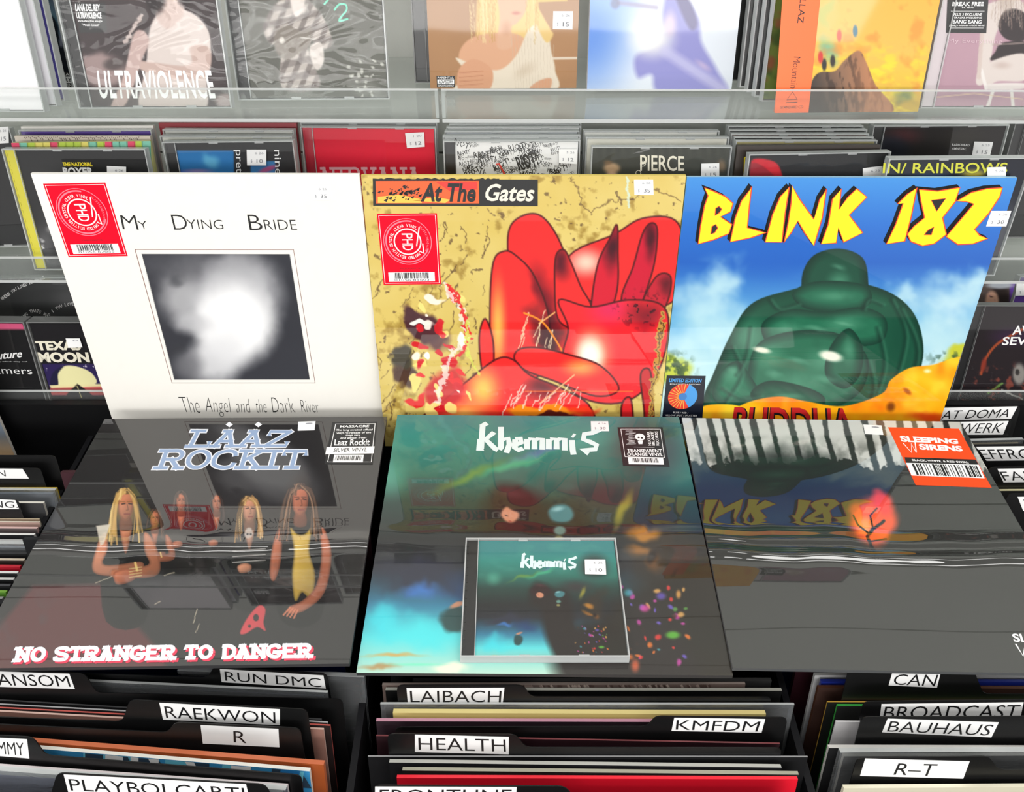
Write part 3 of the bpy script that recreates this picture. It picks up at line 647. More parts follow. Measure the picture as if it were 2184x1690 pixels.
def player(x, y, s, hair, top=(26, 25, 26), skin=SK, hl=None, wild=1.0, turn=6, pose='fold', shirt=None, n=26, seed=1):
    hl = hl or tuple(min(255, int(q*1.35)) for q in hair); dk = tuple(int(q*.42) for q in skin); hd = tuple(int(q*.55) for q in hair); rn = random.Random(seed)
    p = lambda *l: [(x+a_*s, y+b_*s) for a_, b_ in l]
    cv.blob(x, y+40*s, 30*s*wild, 56*s*wild, hd, .95, .5, 0, 10, seed)
    shade(p((-52, 130), (-46, 84), (-20, 70), (0, 76), (20, 70), (48, 84), (56, 130), (40, 270), (-40, 270)), top, (16, 15, 16), 5)
    if shirt: shade(p((-20, 84), (-6, 96), (10, 96), (24, 84), (18, 130), (30, 180), (22, 226), (4, 214), (-10, 232), (-16, 180), (-12, 130)), shirt, tuple(int(q*.5) for q in shirt), 4)
    else: shade(p((-12, 72), (12, 72), (3, 122), (-3, 122)), skin, dk, 3)
    shade(p((-9, 50), (9, 50), (12, 78), (-12, 78)), tuple(int(q*.6) for q in skin), dk, 3)
    shade(p((-15, 20), (-12, 6), (0, 0), (13, 6), (16, 22), (13, 44), (4, 58), (-5, 58), (-14, 44)), skin, dk, 2.5)
    cv.line(p((-10+turn*.3, 25), (-4+turn*.3, 24)), 2.6*s, (40, 26, 24), .9); cv.line(p((4+turn*.3, 24), (10+turn*.3, 25)), 2.6*s, (40, 26, 24), .9); cv.line(p((-11, 20), (-2, 20)), 1.6*s, hd, .7); cv.line(p((3, 20), (12, 20)), 1.6*s, hd, .7)
    cv.line(p((turn*.4, 26), (turn*.7, 37), (turn*.2, 38)), 1.6*s, dk, .7); cv.line(p((-5+turn*.3, 46), (6+turn*.3, 46)), 2.6*s, (120, 52, 48), .9)
    if pose == 'fold':
        shade(p((-52, 92), (-40, 86), (-38, 120), (-48, 150), (-14, 152), (30, 146), (34, 158), (-12, 174), (-58, 172), (-70, 156), (-62, 120)), skin, dk, 3)
        shade(p((52, 92), (38, 86), (40, 124), (50, 150), (20, 158), (-24, 160), (-34, 168), (-26, 178), (16, 180), (58, 176), (72, 160), (66, 122)), skin, dk, 3)
        cv.line(p((20, 148), (24, 164)), 5*s, (226, 200, 120), .8); 
    elif pose == 'down':
        shade(p((52, 90), (40, 86), (44, 140), (34, 200), (6, 232), (-20, 244), (-26, 256), (-8, 258), (16, 248), (50, 214), (64, 140)), skin, dk, 3)
        for k in range(4): cv.line(p((-20+k*5, 246+k*2), (-34+k*7, 262+k*2)), 3.4*s, skin, .9)
        shade(p((-48, 92), (-38, 88), (-40, 150), (-52, 190), (-62, 180), (-58, 130)), skin, dk, 3)
    else:
        shade(p((-50, 92), (-36, 86), (-34, 150), (-20, 176), (-34, 190), (-58, 160)), top, (14, 13, 14), 3); shade(p((50, 92), (36, 86), (36, 150), (20, 176), (36, 190), (60, 160)), top, (14, 13, 14), 3)
        shade(p((-30, 172), (-12, 164), (4, 170), (0, 184), (-24, 188)), skin, dk, 2.5)
    for k in range(n):
        g = rn.choice((-1, 1)); q = rn.uniform(.3, 1); c = rn.choice((hair, hl, hd, hair))
        cv.line(spline(p((g*rn.uniform(0, 8), rn.uniform(-8, 4)), (g*(12+8*q*wild), rn.uniform(2, 18)), (g*(15+16*q*wild), rn.uniform(40, 62)), (g*(14+20*q*wild+rn.uniform(-6, 6)), rn.uniform(82, 112))), k=2), rn.uniform(1.4, 3.2)*s+.6, c, .85, 1.6)
    for k in range(6): cv.line(spline(p((rn.uniform(-13, -2), -6), (rn.uniform(-14, -6), 4), (rn.uniform(-16, -8), 16)), k=2), 2*s, rn.choice((hair, hl)), .8)
player(386, 1052, .62, (62, 50, 46), n=14, seed=4, pose='in'); player(462, 1056, .58, (56, 46, 44), n=14, seed=5, pose='in')
player(330, 1090, .6, (70, 50, 40), n=12, seed=6)
player(268, 1050, 1.02, HB, hl=(236, 204, 130), skin=(204, 128, 94), turn=8, seed=2)
cv.poly([(205, 1122), (235, 1118), (222, 1160), (214, 1165)], (214, 206, 190), 3, .9)
player(532, 1064, .84, (170, 130, 80), hl=(226, 190, 130), skin=(206, 144, 114), pose='in', seed=3)
cv.blob(531, 1142, 12, 14, (196, 192, 186), .85, .4, 0, 8); cv.blob(528, 1140, 3, 3, (30, 30, 30), .9, .4); cv.blob(535, 1140, 3, 3, (30, 30, 30), .9, .4)
player(640, 1040, 1.04, (92, 70, 56), hl=(150, 116, 90), skin=(196, 116, 86), wild=1.45, pose='down', shirt=(206, 172, 76), n=44, seed=8)
for y in (1176, 1188, 1200): cv.line([(496, y), (566, y-5)], 1.8, (206, 204, 200), .8)
shade([(243, 1222), (268, 1214), (288, 1220), (286, 1236), (262, 1246), (246, 1244)], SK, (84, 48, 36))
for k in range(4): cv.line([(276, 1214+k*6), (302, 1210+k*6)], 2, (206, 190, 130), .8)
cv.poly(spline([(552, 1292), (566, 1300), (562, 1328), (566, 1346), (548, 1338), (524, 1352), (512, 1350), (528, 1318)], True), (190, 62, 70), 3); cv.blob(546, 1318, 7, 9, (36, 34, 35), .95, .3); cv.blob(532, 1336, 4, 4, (36, 34, 35), .9, .3)
for x0, y0, x1, y1 in ((350, 1228, 372, 1222), (420, 1300, 412, 1330), (426, 1330, 418, 1350), (204, 1244, 238, 1230), (330, 1290, 342, 1284)): cv.line([(x0, y0), (x1, y1)], 2, (206, 196, 170), .7, jit=4)
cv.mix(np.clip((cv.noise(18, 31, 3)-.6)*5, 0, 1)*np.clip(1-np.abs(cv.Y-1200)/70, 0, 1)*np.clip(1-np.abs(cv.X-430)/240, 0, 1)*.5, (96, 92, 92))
fm = np.clip((cv.img.sum(2)-170)/120, 0, 1); cv.mix(fm*np.clip((cv.noise(30, 21, 2)-.42)*2.0, 0, 1)*.12, (90, 52, 42))
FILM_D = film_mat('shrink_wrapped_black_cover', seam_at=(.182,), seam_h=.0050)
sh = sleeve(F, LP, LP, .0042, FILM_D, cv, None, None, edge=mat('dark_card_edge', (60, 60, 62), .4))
SILV = mat('silver_blue_lettering', (150, 172, 206), .3); SW = mat('white_lettering', (236, 238, 244), .4); CORAL = mat('coral_lettering', (226, 70, 96), .4)
q1 = F.pts([(412, 918), (624, 920), (613, 953), (392, 955)]); q2 = F.pts([(345, 960), (656, 961), (646, 1000), (330, 1001)])
for t_, q in (('LAAZ', q1), ('ROCKIT', q2)):
    slab_text(sh, t_, q, .0068, SW, L, gap=.08); slab_text(sh, t_, q, .0042, SILV, 2*L, gap=.08)
for x in (489, 551): sh.face(F.pts([(x, 900), (x+8, 906), (x, 912), (x-8, 906)]), SW, L)
q = F.pts([(36, 1383), (664, 1375), (664, 1402), (30, 1411)])
slab_text(sh, 'NO STRANGER TO DANGER', q, .0036, CORAL, L, gap=.12, off=(.0022, .0018)); slab_text(sh, 'NO STRANGER TO DANGER', q, .0036, SW, 2*L, gap=.12)
rec_dark = tag(sh.build('vinyl_record', F), 'black record sleeve with a band photo and coral edged title, lying in shrink wrap', 'vinyl record', GRP)
price(rec_dark, F, [(636, 900), (673, 899), (671, 918), (635, 919)], '', small='.')
q = [(709, 901), (805, 900), (795, 992), (692, 991)]; P = F.pts(q)
sh = Sheet(); sh.slab([P[0], P[3], P[2], P[1]], 0, .0002, mat('black_sticker', (34, 34, 36), .4)); z = .0003
sh.stroke(F.pts([(716, 905), (800, 904), (792, 986), (699, 986)]), .0009, WHITE, z, closed=True)
for t_, q in (('MASSACRE', [(726, 908), (788, 907), (787, 912), (725, 913)]), ('The long awaited official', [(717, 916), (795, 915), (794, 920), (716, 921)]), ('vinyl re-release of the', [(718, 922), (792, 921), (791, 926), (717, 927)]),
              ('mega rare', [(738, 928), (768, 928), (768, 931), (737, 932)]), ('2nd album from', [(726, 933), (782, 932), (781, 936), (725, 937)]), ('Laaz Rockit', [(714, 938), (790, 937), (788, 951), (713, 951)])):
    sh.text(t_, F.pts(q), WHITE, z, bold=.02, res=2)
sh.face(F.pts([(697, 954), (799, 953), (797, 968), (694, 970)]), WHITE, z+L)
sh.text('SILVER VINYL', F.pts([(713, 957), (784, 956), (782, 964), (711, 965)]), INK, z+2*L, res=2)
sh.face(F.pts([(713, 971), (776, 971), (774, 987), (710, 987)]), WHITE, z+L); sh.barcode(F.pts([(717, 973), (772, 973), (770, 983), (714, 983)]), INK, z+2*L, 26, 4)
tag(sh.build('hype_sticker', parent=rec_dark), 'black sticker with white lettering and a small barcode')

# --- teal painted cover, and the same picture on a compact disc
def storm(cv, T):
    """teal storm sky over an ember-lit hoard; T places the strokes"""
    b = lambda x, y, rx, ry, *a, **k: cv.blob(*T(x, y), rx*T.s, ry*T.s*T.k, *a, **k)
    yy = T.inv(cv.Y); cv.img[:] = 0
    for k in range(3): cv.img[..., k] = np.interp(yy, [884, 930, 1000, 1070, 1150, 1210, 1290, 1360, 1445], [(70, 136, 136)[k], (56, 138, 128)[k], (52, 116, 104)[k], (44, 68, 62)[k], (40, 42, 42)[k], (44, 46, 52)[k], (56, 120, 150)[k], (96, 216, 220)[k], (190, 220, 200)[k]])
    cv.mix(np.clip((cv.noise(90*T.s, 3, 3, 40*T.s)-.5)*2, 0, 1)*.5*np.clip((1060-yy)/100, 0, 1), (90, 170, 150))
    b(1000, 1015, 130, 16, (130, 160, 60), .6, 1.0, -22, 12); b(1150, 965, 90, 12, (120, 100, 180), .6, 1.0, -20, 12); b(1100, 990, 120, 16, (80, 200, 140), .6, 1.0, -20, 14)
    b(830, 1020, 60, 60, (100, 190, 160), .5, 1); b(1390, 960, 120, 110, (70, 70, 70), .9, .8); b(1290, 1060, 140, 60, (62, 52, 54), .8, 1)
    b(900, 1230, 150, 50, (50, 52, 66), .95, .8, 0, 30); b(900, 1260, 70, 24, (70, 130, 220), .7, 1, 0, 20); b(1010, 1260, 90, 60, (40, 60, 110), .7, 1, 0, 20)
    b(820, 1330, 80, 60, (70, 214, 226), .9, 1, 0, 20); b(900, 1350, 120, 50, (80, 220, 226), .9, 1, 0, 20); b(960, 1425, 60, 16, (250, 240, 216), .9, .8, 0, 10)
    b(840, 1400, 90, 8, (222, 150, 60), .7, .9, 0, 8); b(810, 1425, 60, 8, (180, 120, 60), .7, .9, 0, 8); b(890, 1418, 90, 5, (120, 230, 190), .8, 1)
    b(1490, 1340, 260, 210, (40, 34, 28), .97, .5, 0, 20); b(1560, 1200, 110, 160, (46, 42, 36), .9, .8); b(1400, 1150, 90, 120, (56, 48, 40), .9, .7, 0, 20)
    b(1370, 1140, 46, 22, (190, 128, 48), .85, .8, -8, 14); b(1360, 1180, 42, 20, (160, 104, 40), .8, .9, 10, 16); b(1400, 1200, 24, 30, (120, 76, 36), .8, .9, 0, 14); b(1392, 1190, 16, 22, (36, 28, 24), .9, .7, 0, 8)
    b(1330, 1090, 14, 70, (170, 160, 60), .75, .9, 24, 10)
    # a traveller with long dark hair and one metal shoulder plate, head bowed
    cv.smooth([T(x, y) for x, y in ((1030, 1110), (1036, 1070), (1070, 1040), (1120, 1050), (1170, 1075), (1240, 1086), (1270, 1150), (1300, 1260), (1420, 1300), (1480, 1470), (1230, 1470), (1170, 1400), (1120, 1300), (1090, 1170), (1040, 1150))], (44, 39, 37), soft=40*T.s)
    b(1095, 1075, 62, 44, (52, 36, 36), .95, .4, 10, 8); b(1090, 1052, 50, 16, (92, 58, 60), .6, 1, 8)
    b(1088, 1098, 24, 20, (206, 142, 112), .95, .35, 30, 4); b(1100, 1082, 26, 12, (52, 36, 36), .95, .5, 20); b(1080, 1100, 6, 2.5, (70, 44, 40), .8, .8, 20); b(1088, 1112, 6, 2.5, (150, 80, 70), .8, .8, 20)
    b(1196, 1096, 33, 24, (72, 124, 130), 1, .35, 0, 4); b(1190, 1086, 20, 8, (150, 196, 200), .8, .9, -10); b(1198, 1116, 32, 4, (40, 60, 62), .8, .8, 5); b(1194, 1132, 17, 12, (104, 150, 140), .9, .5); b(1192, 1150, 14, 10, (160, 160, 100), .8, .6)
    b(970, 1320, 40, 32, (44, 66, 64), .9, .4, -10, 10); b(975, 1290, 26, 8, (206, 140, 106), .9, .6, -20, 6)
    rn = random.Random(11)
    for k in range(46):
        x = rn.uniform(1290, 1470); y = rn.uniform(1250, 1420); b(x, y, rn.uniform(3, 11), rn.uniform(3, 9), rn.choice([(190, 70, 160), (110, 90, 190), (226, 120, 50), (222, 60, 56), (90, 150, 70), (70, 150, 160), (210, 160, 90), (70, 50, 40), (50, 40, 36)]), .85, .7, rn.uniform(0, 90), 6, seed=k)
    b(1435, 1355, 22, 12, (96, 180, 60), .85, .7); b(1355, 1420, 14, 22, (240, 110, 70), .7, .9); b(1342, 1402, 14, 10, (250, 130, 60), .8, .9); b(1375, 1298, 16, 12, (200, 70, 150), .85, .8); b(1410, 1272, 16, 12, (100, 80, 180), .8, .8)
    b(1340, 1265, 14, 12, (60, 150, 160), .85, .8); b(1447, 1268, 8, 14, (220, 160, 80), .8, .8)
class Same:
    s = k = 1.0
    def __call__(T, x, y): return (x, y)
    def inv(T, Y): return Y
class Small:
    s = .40; k = .88
    def __call__(T, x, y): return (1032+(x-775)*.381, 1172+(y-884)*.437)
    def inv(T, Y): return 884+(Y-1172)/.437
KH = [[(735,78),(726,205)], [(722,150),(715,212),(738,205)], [(726,80),(760,60)], [(800,112),(752,152),(806,205),(822,212)], [(838,82),(838,198),(828,210)], [(842,156),(878,146),(886,180),(868,228)],
      [(918,152),(916,200),(936,212),(962,202)], [(918,150),(948,146),(952,170),(920,182)], [(984,150),(984,208)], [(992,152),(1026,150),(1026,208)], [(1034,152),(1070,150),(1070,210)],
      [(1106,150),(1106,208)], [(1114,152),(1150,150),(1150,208)], [(1158,152),(1196,150),(1196,214)], [(1236,156),(1240,210),(1246,238)], [(1238,128),(1252,134)],
      [(1392,98),(1350,116),(1306,122),(1300,152),(1338,166),(1374,184),(1368,208),(1288,214),(1330,232)]]
def teal_letters(sh, F, w, z, M):
    wt = mat('pale_teal_lettering', (224, 246, 246), .4)
    for st in KH: sh.stroke(F.pts([M(x, y) for x, y in st]), w, wt, z)
F = F_teal; cv = Canvas(F, 0, 0, LP, LP, NP); storm(cv, Same())
FILM_T = film_mat('shrink_wrapped_teal_cover', seam_at=(.166,), seam_h=.0016, coat_ior=1.5)
sh = sleeve(F, LP, LP, .0045, FILM_T, cv, None, None, edge=mat('dark_card_edge', (60, 60, 62), .4))
teal_letters(sh, F, .0064, L, lambda x, y: (750+x/2.631, 880+y/2.631))
rec_teal = tag(sh.build('vinyl_record', F), 'teal and dark painted record sleeve with pale blackletter title, lying under a small disc case', 'vinyl record', GRP)
price(rec_teal, F, [(1260, 899), (1297, 899), (1299, 920), (1261, 920)], '30')
P = F.pts([(1317, 912), (1413, 912), (1428, 996), (1329, 994)])
sh = Sheet(); sh.slab([P[0], P[3], P[2], P[1]], 0, .0002, mat('black_sticker', (34, 34, 36), .4)); z = .0003
sh.stroke(F.pts([(1324, 916), (1408, 916), (1417, 977), (1333, 975)]), .0008, WHITE, z, closed=True)
rq = random.Random(4)
for k in range(16):
    y = 920+k*1.9; sh.stroke(F.pts([(1332+rq.uniform(0, 10), y), (1352+rq.uniform(-4, 6), y+rq.uniform(-1, 1))]), .0004, WHITE, z)
sh.ring(F.p(1365, 933), 0, .0055, WHITE, z, k=20); sh.ring(F.p(1362, 934), 0, .0013, INK, z+L, k=10); sh.ring(F.p(1369, 935), 0, .0013, INK, z+L, k=10); sh.face(F.pts([(1360, 941), (1371, 941), (1370, 948), (1362, 948)]), WHITE, z)
for t_, x in (('NUCLEAR', 1383), ('BLAST', 1391), ('RECORDS', 1400)):
    sh.text(t_, F.pts([(x, 951), (x-3.5 if t_ == 'BLAST' else x-4, 921), (x+2.5, 921), (x+6, 951)]), WHITE, z, bold=.02, res=2)
sh.stroke(F.pts([(1350, 954), (1396, 955)]), .0004, WHITE, z)
sh.text('TRANSPARENT', F.pts([(1337, 958), (1411, 959), (1412, 966), (1338, 965)]), WHITE, z, bold=.025, res=2); sh.text('ORANGE VINYL', F.pts([(1337, 966), (1413, 967), (1414, 974), (1338, 973)]), WHITE, z, bold=.025, res=2)
sh.face(F.pts([(1339, 976), (1414, 977), (1416, 992), (1341, 991)]), WHITE, z+L); sh.barcode(F.pts([(1348, 978), (1405, 979), (1407, 988), (1350, 987)]), INK, z+2*L, 24, 6)
tag(sh.build('hype_sticker', parent=rec_teal), 'black sticker with a white skull drawing, lettering and barcode')

# --- black cover with bare trunks and one orange tree
F = F_wood; SW_ = .310; cv = Canvas(F, 0, 0, SW_, SW_, NP, base=(36, 37, 35))
cv.mix(cv.noise(140, 2)*.5, (44, 45, 42))
snow = cv.Y+(cv.noise(60, 3)-.5)*60+(cv.noise(8, 5)-.5)*18+np.abs(cv.X-1700)*-.02
m = np.clip((992-snow)/4, 0, 1); cv.mix(m, (206, 206, 200)); cv.mix(m*np.clip((cv.noise(22, 8, 4)-.42)*3, 0, 1)*np.clip((cv.Y-925)/40, 0, 1), (120, 122, 116))
rq = random.Random(3); x = 1478
while x < 2060:
    w = rq.uniform(8, 17); sl = .22-(x-1450)*.00002; cv.line([(x, 885), (x+rq.uniform(8, 14), 935), (x+30, 1005)], w, (42, 44, 42), 1, 2.5, jit=4, seed=int(x)); x += rq.uniform(26, 44)
cv.blob(1690, 1010, 190, 70, (26, 30, 29), .85, .6, 5, 14)
cv.blob(1860, 1112, 62, 72, (250, 92, 50), 1, .55, -10, 16, 2); cv.blob(1880, 1075, 36, 36, (246, 70, 66), .9, .6, 0, 16); cv.blob(1845, 1120, 26, 30, (255, 180, 80), .8, .9)
cv.line([(1872, 1190), (1858, 1165), (1850, 1145), (1862, 1128), (1885, 1112)], 7, (30, 30, 30), 1, jit=4); cv.line([(1855, 1140), (1830, 1120), (1820, 1100)], 3.5, (30, 30, 30)); cv.line([(1862, 1128), (1856, 1100), (1870, 1085)], 3.5, (30, 30, 30)); cv.line([(1858, 1155), (1890, 1150)], 3.5, (30, 30, 30))
FILM_W = film_mat('shrink_wrapped_wood_cover', seam_at=(.188, .170), seam_h=.0052, wav=(7, .0004))
sh = sleeve(F, SW_, SW_, .004, FILM_W, cv, None, None, edge=mat('grey_card_edge', (90, 92, 94), .4))
sh.text('SLEEPING', F.pts([(2157, 1352), (2290, 1354), (2297, 1372), (2163, 1370)]), WHITE, L, bold=.03)
sh.stroke(F.pts([(2166, 1374), (2182, 1400), (2186, 1376), (2202, 1402), (2206, 1376)]), .0016, WHITE, L)
rec_wood = tag(sh.build('vinyl_record', F), 'black record sleeve with bare tree trunks and one orange tree, lying in shrink wrap', 'vinyl record', GRP)
price(rec_wood, F, [(1841, 906), (1880, 908), (1884, 928), (1845, 926)], '', small='.')
P = F.pts([(1894, 912), (2045, 915), (2115, 1041), (1953, 1035)])
OS = mat('orange_sticker', (250, 80, 30), .5, .2); sh = Sheet(); sh.slab([P[0], P[3], P[2], P[1]], 0, .0002, OS); z = .0003
sh.text('SLEEPING', F.pts([(1917, 930), (2042, 937), (2044, 948), (1923, 943)]), WHITE, z, bold=.05); sh.text('SIRENS', F.pts([(1958, 947), (2050, 952), (2054, 964), (1962, 960)]), WHITE, z, bold=.05)
sh.stroke(F.pts([(1926, 946), (1944, 966), (1943, 946), (1954, 966), (1950, 932)]), .0012, WHITE, z)
sh.face(F.pts([(1929, 976), (2081, 981), (2087, 992), (1932, 988)]), INK, z); sh.text('BLACK, WHITE, & RED SWIRL', F.pts([(1944, 980), (2064, 985), (2067, 990), (1947, 985)]), WHITE, z+L, bold=.03, res=2)
sh.face(F.pts([(1932, 988), (2087, 992), (2100, 1021), (1944, 1015)]), WHITE, z); sh.barcode(F.pts([(1944, 990), (2084, 994), (2096, 1019), (1955, 1014)]), INK, z+L, 26, 9)
tag(sh.build('hype_sticker', parent=rec_wood), 'bright orange sticker with white lettering over a barcode')
# ------------------------------------------------------------------ the room
def slatwall():
    sh = Sheet(); Yw = 0.905; m = mat('pale_slatwall', (222, 224, 218), .45, bump=(140, .0003)); g = mat('slatwall_groove', (92, 95, 92), .5)
    zs = [2.80]; z = 1.335
    tops = [1.335+k*0.0915*2 for k in range(-8, 8)]
    lo = 0.0
    for t in tops + [2.80]:
        t = min(t, 2.80)
        if t <= lo: continue
        sh.box(-2.6, -(t-.003), 2.6, -lo, -.02, 0, m); sh.box(-2.6, -t, 2.6, -(t-.003), -.02, -.008, g); lo = t
    F = Frame(Vector((0, Yw, 0)), (1, 0, 0), (0, 0, -1)); F.v = Vector((0, 0, -1))
    return tag(sh.build('wall_back', F), kind='structure')
slatwall()
def plane_obj(name, x0, y0, x1, y1, z, m, up=True):
    me = bpy.data.meshes.new(name); v = [(x0, y0, z), (x1, y0, z), (x1, y1, z), (x0, y1, z)]
    me.from_pydata(v, [], [(0, 1, 2, 3) if up else (3, 2, 1, 0)]); me.materials.append(m)
    o = bpy.data.objects.new(name, me); COL.objects.link(o); return tag(o, kind='structure')
plane_obj('floor', -2.6, -7.5, 2.6, .905, 0, mat('grey_floor', (150, 148, 144), .5))
plane_obj('ceiling', -2.6, -2.6, 2.6, .905, 2.8, mat('white_ceiling', (240, 240, 238), .6), False)

# ------------------------------------------------------------------ clear shelves that hold the discs
ZF = {1: 1.262, 2: 1.087, 3: 0.909}
def acrylic(x0, x1, zf, label, lip=.026, Y=.737):
    F = Frame(Vector((x0, Y, zf)), (1, 0, 0), (0, 0, -1)); F.v = Vector((0, 0, -1)); w = x1-x0
    root = tag(empty('acrylic_shelf', F), label, 'shelf', 'clear shelves of the disc rack')
    s = Sheet(); s.box(0, -lip, w, 0, -.003, 0, ACRYL); s.box(0, -lip-.0008, w, -lip, -.003, 0, ACRYL_EDGE); s.build('front_lip', parent=root)
    s = Sheet(); s.box(0, 0, w, .003, -.165, 0, ACRYL); s.box(0, 0, w, .003, 0, .0006, ACRYL_EDGE); s.build('shelf_floor', parent=root)
    for a in (0, w-.003):
        s = Sheet(); n = len(s.v); s.v += [(a, 0, -.003), (a, 0, -.03), (a, lip, -.003), (a+.003, 0, -.003), (a+.003, 0, -.03), (a+.003, lip, -.003)]
        for f_ in ((0, 1, 2), (3, 5, 4), (0, 3, 4, 1), (1, 4, 5, 2), (2, 5, 3, 0)): s.f.append(list(f_)); s.m.append(s.mi(ACRYL_EDGE))
        s.build('end_web', parent=root)
XS = at_y(938, 215, .737).x
for k, t in ((1, 'top'), (2, 'middle'), (3, 'lowest')):
    acrylic(-1.15, XS-.0015, ZF[k]-.003, f'{t} clear acrylic shelf of the disc rack, left section', Y=(.737, .7395, .737)[k-1]); acrylic(XS+.0015, 1.2, ZF[k]-.003, f'{t} clear acrylic shelf of the disc rack, right section', Y=(.737, .7395, .737)[k-1])

# ------------------------------------------------------------------ compact discs
CH, CD_T = .125, .0098
SPINEK = mat('black_spine', (26, 26, 28), .35)
def disc(F, w, label, canvas=None, flat=(60, 60, 62), group=None, spine=None, wrap=False, printer=None, N=110, hinge=True, tray=None, rim=None, name='cd_case', h=CH, t=CD_T):
    """a jewel case: tray with spine, printed booklet, clear lid with bright edges"""
    root = tag(empty(name, F), label, 'compact disc', group); rim = rim or RIM
    a0 = .0125 if hinge else .0015
    s = Sheet(); s.box(0, 0, w, h, -t, -t+.0012, rim); s.box(.0015, .0015, w-.0015, h-.0015, -t+.0013, -.0034, tray or TRAY)
    s.build('tray', parent=root)
    s = Sheet(); b = (a0, .0018, w-.002, h-.0018); s.box(*b, -.0032, -.0022, WHITE, skip='f')
    if canvas is None:
        s.box(b[0], b[1], b[2], b[3], -.0032, -.0022, mat('booklet_%d_%d_%d' % tuple(flat), flat, .35), skip='btdlr')
    else: s.art(*b, canvas, INKED, -.0022)
    if printer: printer(s, F)
    s.build('booklet', parent=root)
    if hinge:
        s = Sheet(); s.box(.0016, .0016, .0118, h-.0016, -.0033, -.0024, spine or SPINEK)
        for k in range(14): s.box(.002, .004+k*(h-.01)/14, .0035, .004+(k+.55)*(h-.01)/14, -.0024, -.002, spine or SPINEK)
        s.build('spine_strip', parent=root)
    s = Sheet(); s.rect(0, 0, w, h, WRAP if wrap else LID, 0)
    for (x0, y0, x1, y1) in ((0, 0, w, .0011), (0, h-.0011, w, h), (0, .0011, .0011, h-.0011), (w-.0011, .0011, w, h-.0011)):
        s.box(x0, y0, x1, y1, -t+.0013, 0.0001, rim)
    if hinge: s.box(.0119, .0011, .0125, h-.0011, -.0012, .0003, rim)
    for x0 in (.35*w, .7*w):
        for y0 in (.0011, h-.0026): s.box(x0, y0, x0+.009, y0+.0015, -.0022, -.0013, rim)
    s.build('lid', parent=root)
    return root
def pk(F, w, base=(60, 60, 62), N=110, a0=.0125, h=CH):
    return Canvas(F, a0, .0018, w-.002, h-.0018, N, base=base)
def digi(F, w, label, canvas, group, m=None, edge=None, t=.007, h=CH, sp=None):
    s = Sheet(); s.box(0, 0, w, h, -t, 0, edge or SLV_EDGE, skip='f'); s.art(0, 0, w, h, canvas.img, m or GLOSSY, 0)
    if sp: s.box(-.0003, 0, 0, h, -t, -.0003, sp)
    return s
T1 = 'compact discs on the top shelf'; Z1 = ZF[1]+.0005
def bars(s, F, quad, n=3):
    """small advisory block: black and white bars of lettering"""
    tl, tr, br, bl = [np.array(q, float) for q in quad]; g = lambda u, v: tuple((tl*(1-u)+tr*u)*(1-v)+(bl*(1-u)+br*u)*v)
    B = lambda u0, v0, u1, v1: F.pts([g(u0, v0), g(u1, v0), g(u1, v1), g(u0, v1)])
    z = getattr(s, 'z0', 0)
    s.face(B(0, 0, 1, 1), INK, z+.0001); s.face(B(.04, .3, .96, .7), WHITE, z+.0002)
    s.text('PARENTAL', B(.06, .07, .94, .25), WHITE, z+.0002, res=2); s.text('ADVISORY', B(.1, .36, .9, .64), INK, z+.0003, bold=.02, res=2); s.text('EXPLICIT CONTENT', B(.06, .76, .94, .93), WHITE, z+.0002, res=2)

# far left: a tower of white-covered cases, then a dark blue one
F = fbottom((-232, 239), (96, 239), Z1, 15, CH)
for k in (2, 1):
    G = F.shift(-.0125*k, .004*k+.002*(k % 2), -.0035*k)
    disc(G, F.w, ('third' if k == 2 else 'second') + ' case from the front in the white-covered pile, far left of the top shelf', flat=(236, 234, 240) if k == 1 else (92, 84, 170), group=T1, rim=RIM)
disc(F, F.w, 'front white-covered case of the pile at the far left of the top shelf', flat=(250, 246, 250), group=T1)
F = fbottom((-170, 194), (158, 191), Z1, 15, CH); w = F.w; cv = pk(F, w, (14, 22, 34), a0=.002)
for k in range(8): cv.line(spline([(60+k*6, -60), (80+k*7, 0), (118+k*2, 40), (128, 70+k*4)]), 7, (96+k*6, 140, 160), .8, 3)
cv.blob(100, 95, 30, 26, (70, 100, 116), .6, .9)
def pr(s, F): s.z0 = -.0022; bars(s, F, [(82, 153), (157, 154), (160, 188), (86, 188)])
disc(F, w, 'dark blue disc case behind, with a pale feathered shape and advisory block', cv.img, group=T1, hinge=False, printer=pr, tray=TRAY)
# rose and black portrait in shrink wrap
F = fbottom((168, 232), (495, 231), Z1, 15, CH); w = F.w; cv = pk(F, w, (66, 56, 58), 150)
cv.mix(cv.noise(50, 3)*.5, (88, 74, 76)); cv.blob(210, 150, 75, 42, (176, 152, 150), .95, .5, 5, 14); cv.blob(240, 138, 30, 18, (70, 60, 60), .8, .6); cv.blob(480, 215, 30, 20, (190, 170, 168), .9, .5)
cv.smooth([(300, 240), (310, 140), (318, 60), (345, 24), (400, 24), (440, 60), (448, 110), (440, 170), (430, 240)], (236, 222, 216), soft=4); cv.smooth([(404, 100), (446, 104), (440, 160), (380, 170), (300, 150), (290, 130), (400, 140)], (216, 188, 178), soft=4)
cv.smooth([(330, 30), (345, -20), (380, -20), (390, 30), (355, 62)], (226, 202, 194), soft=4); cv.blob(330, -8, 28, 50, (48, 40, 42), .95, .5); cv.blob(392, -14, 22, 36, (48, 40, 42), .95, .5)
cv.smooth([(282, 76), (304, 66), (316, 90), (300, 130), (268, 220), (232, 236), (262, 160)], (214, 186, 180), soft=4); cv.line([(266, 90), (280, 60), (300, 35)], 8, (228, 210, 204), .9, jit=10)
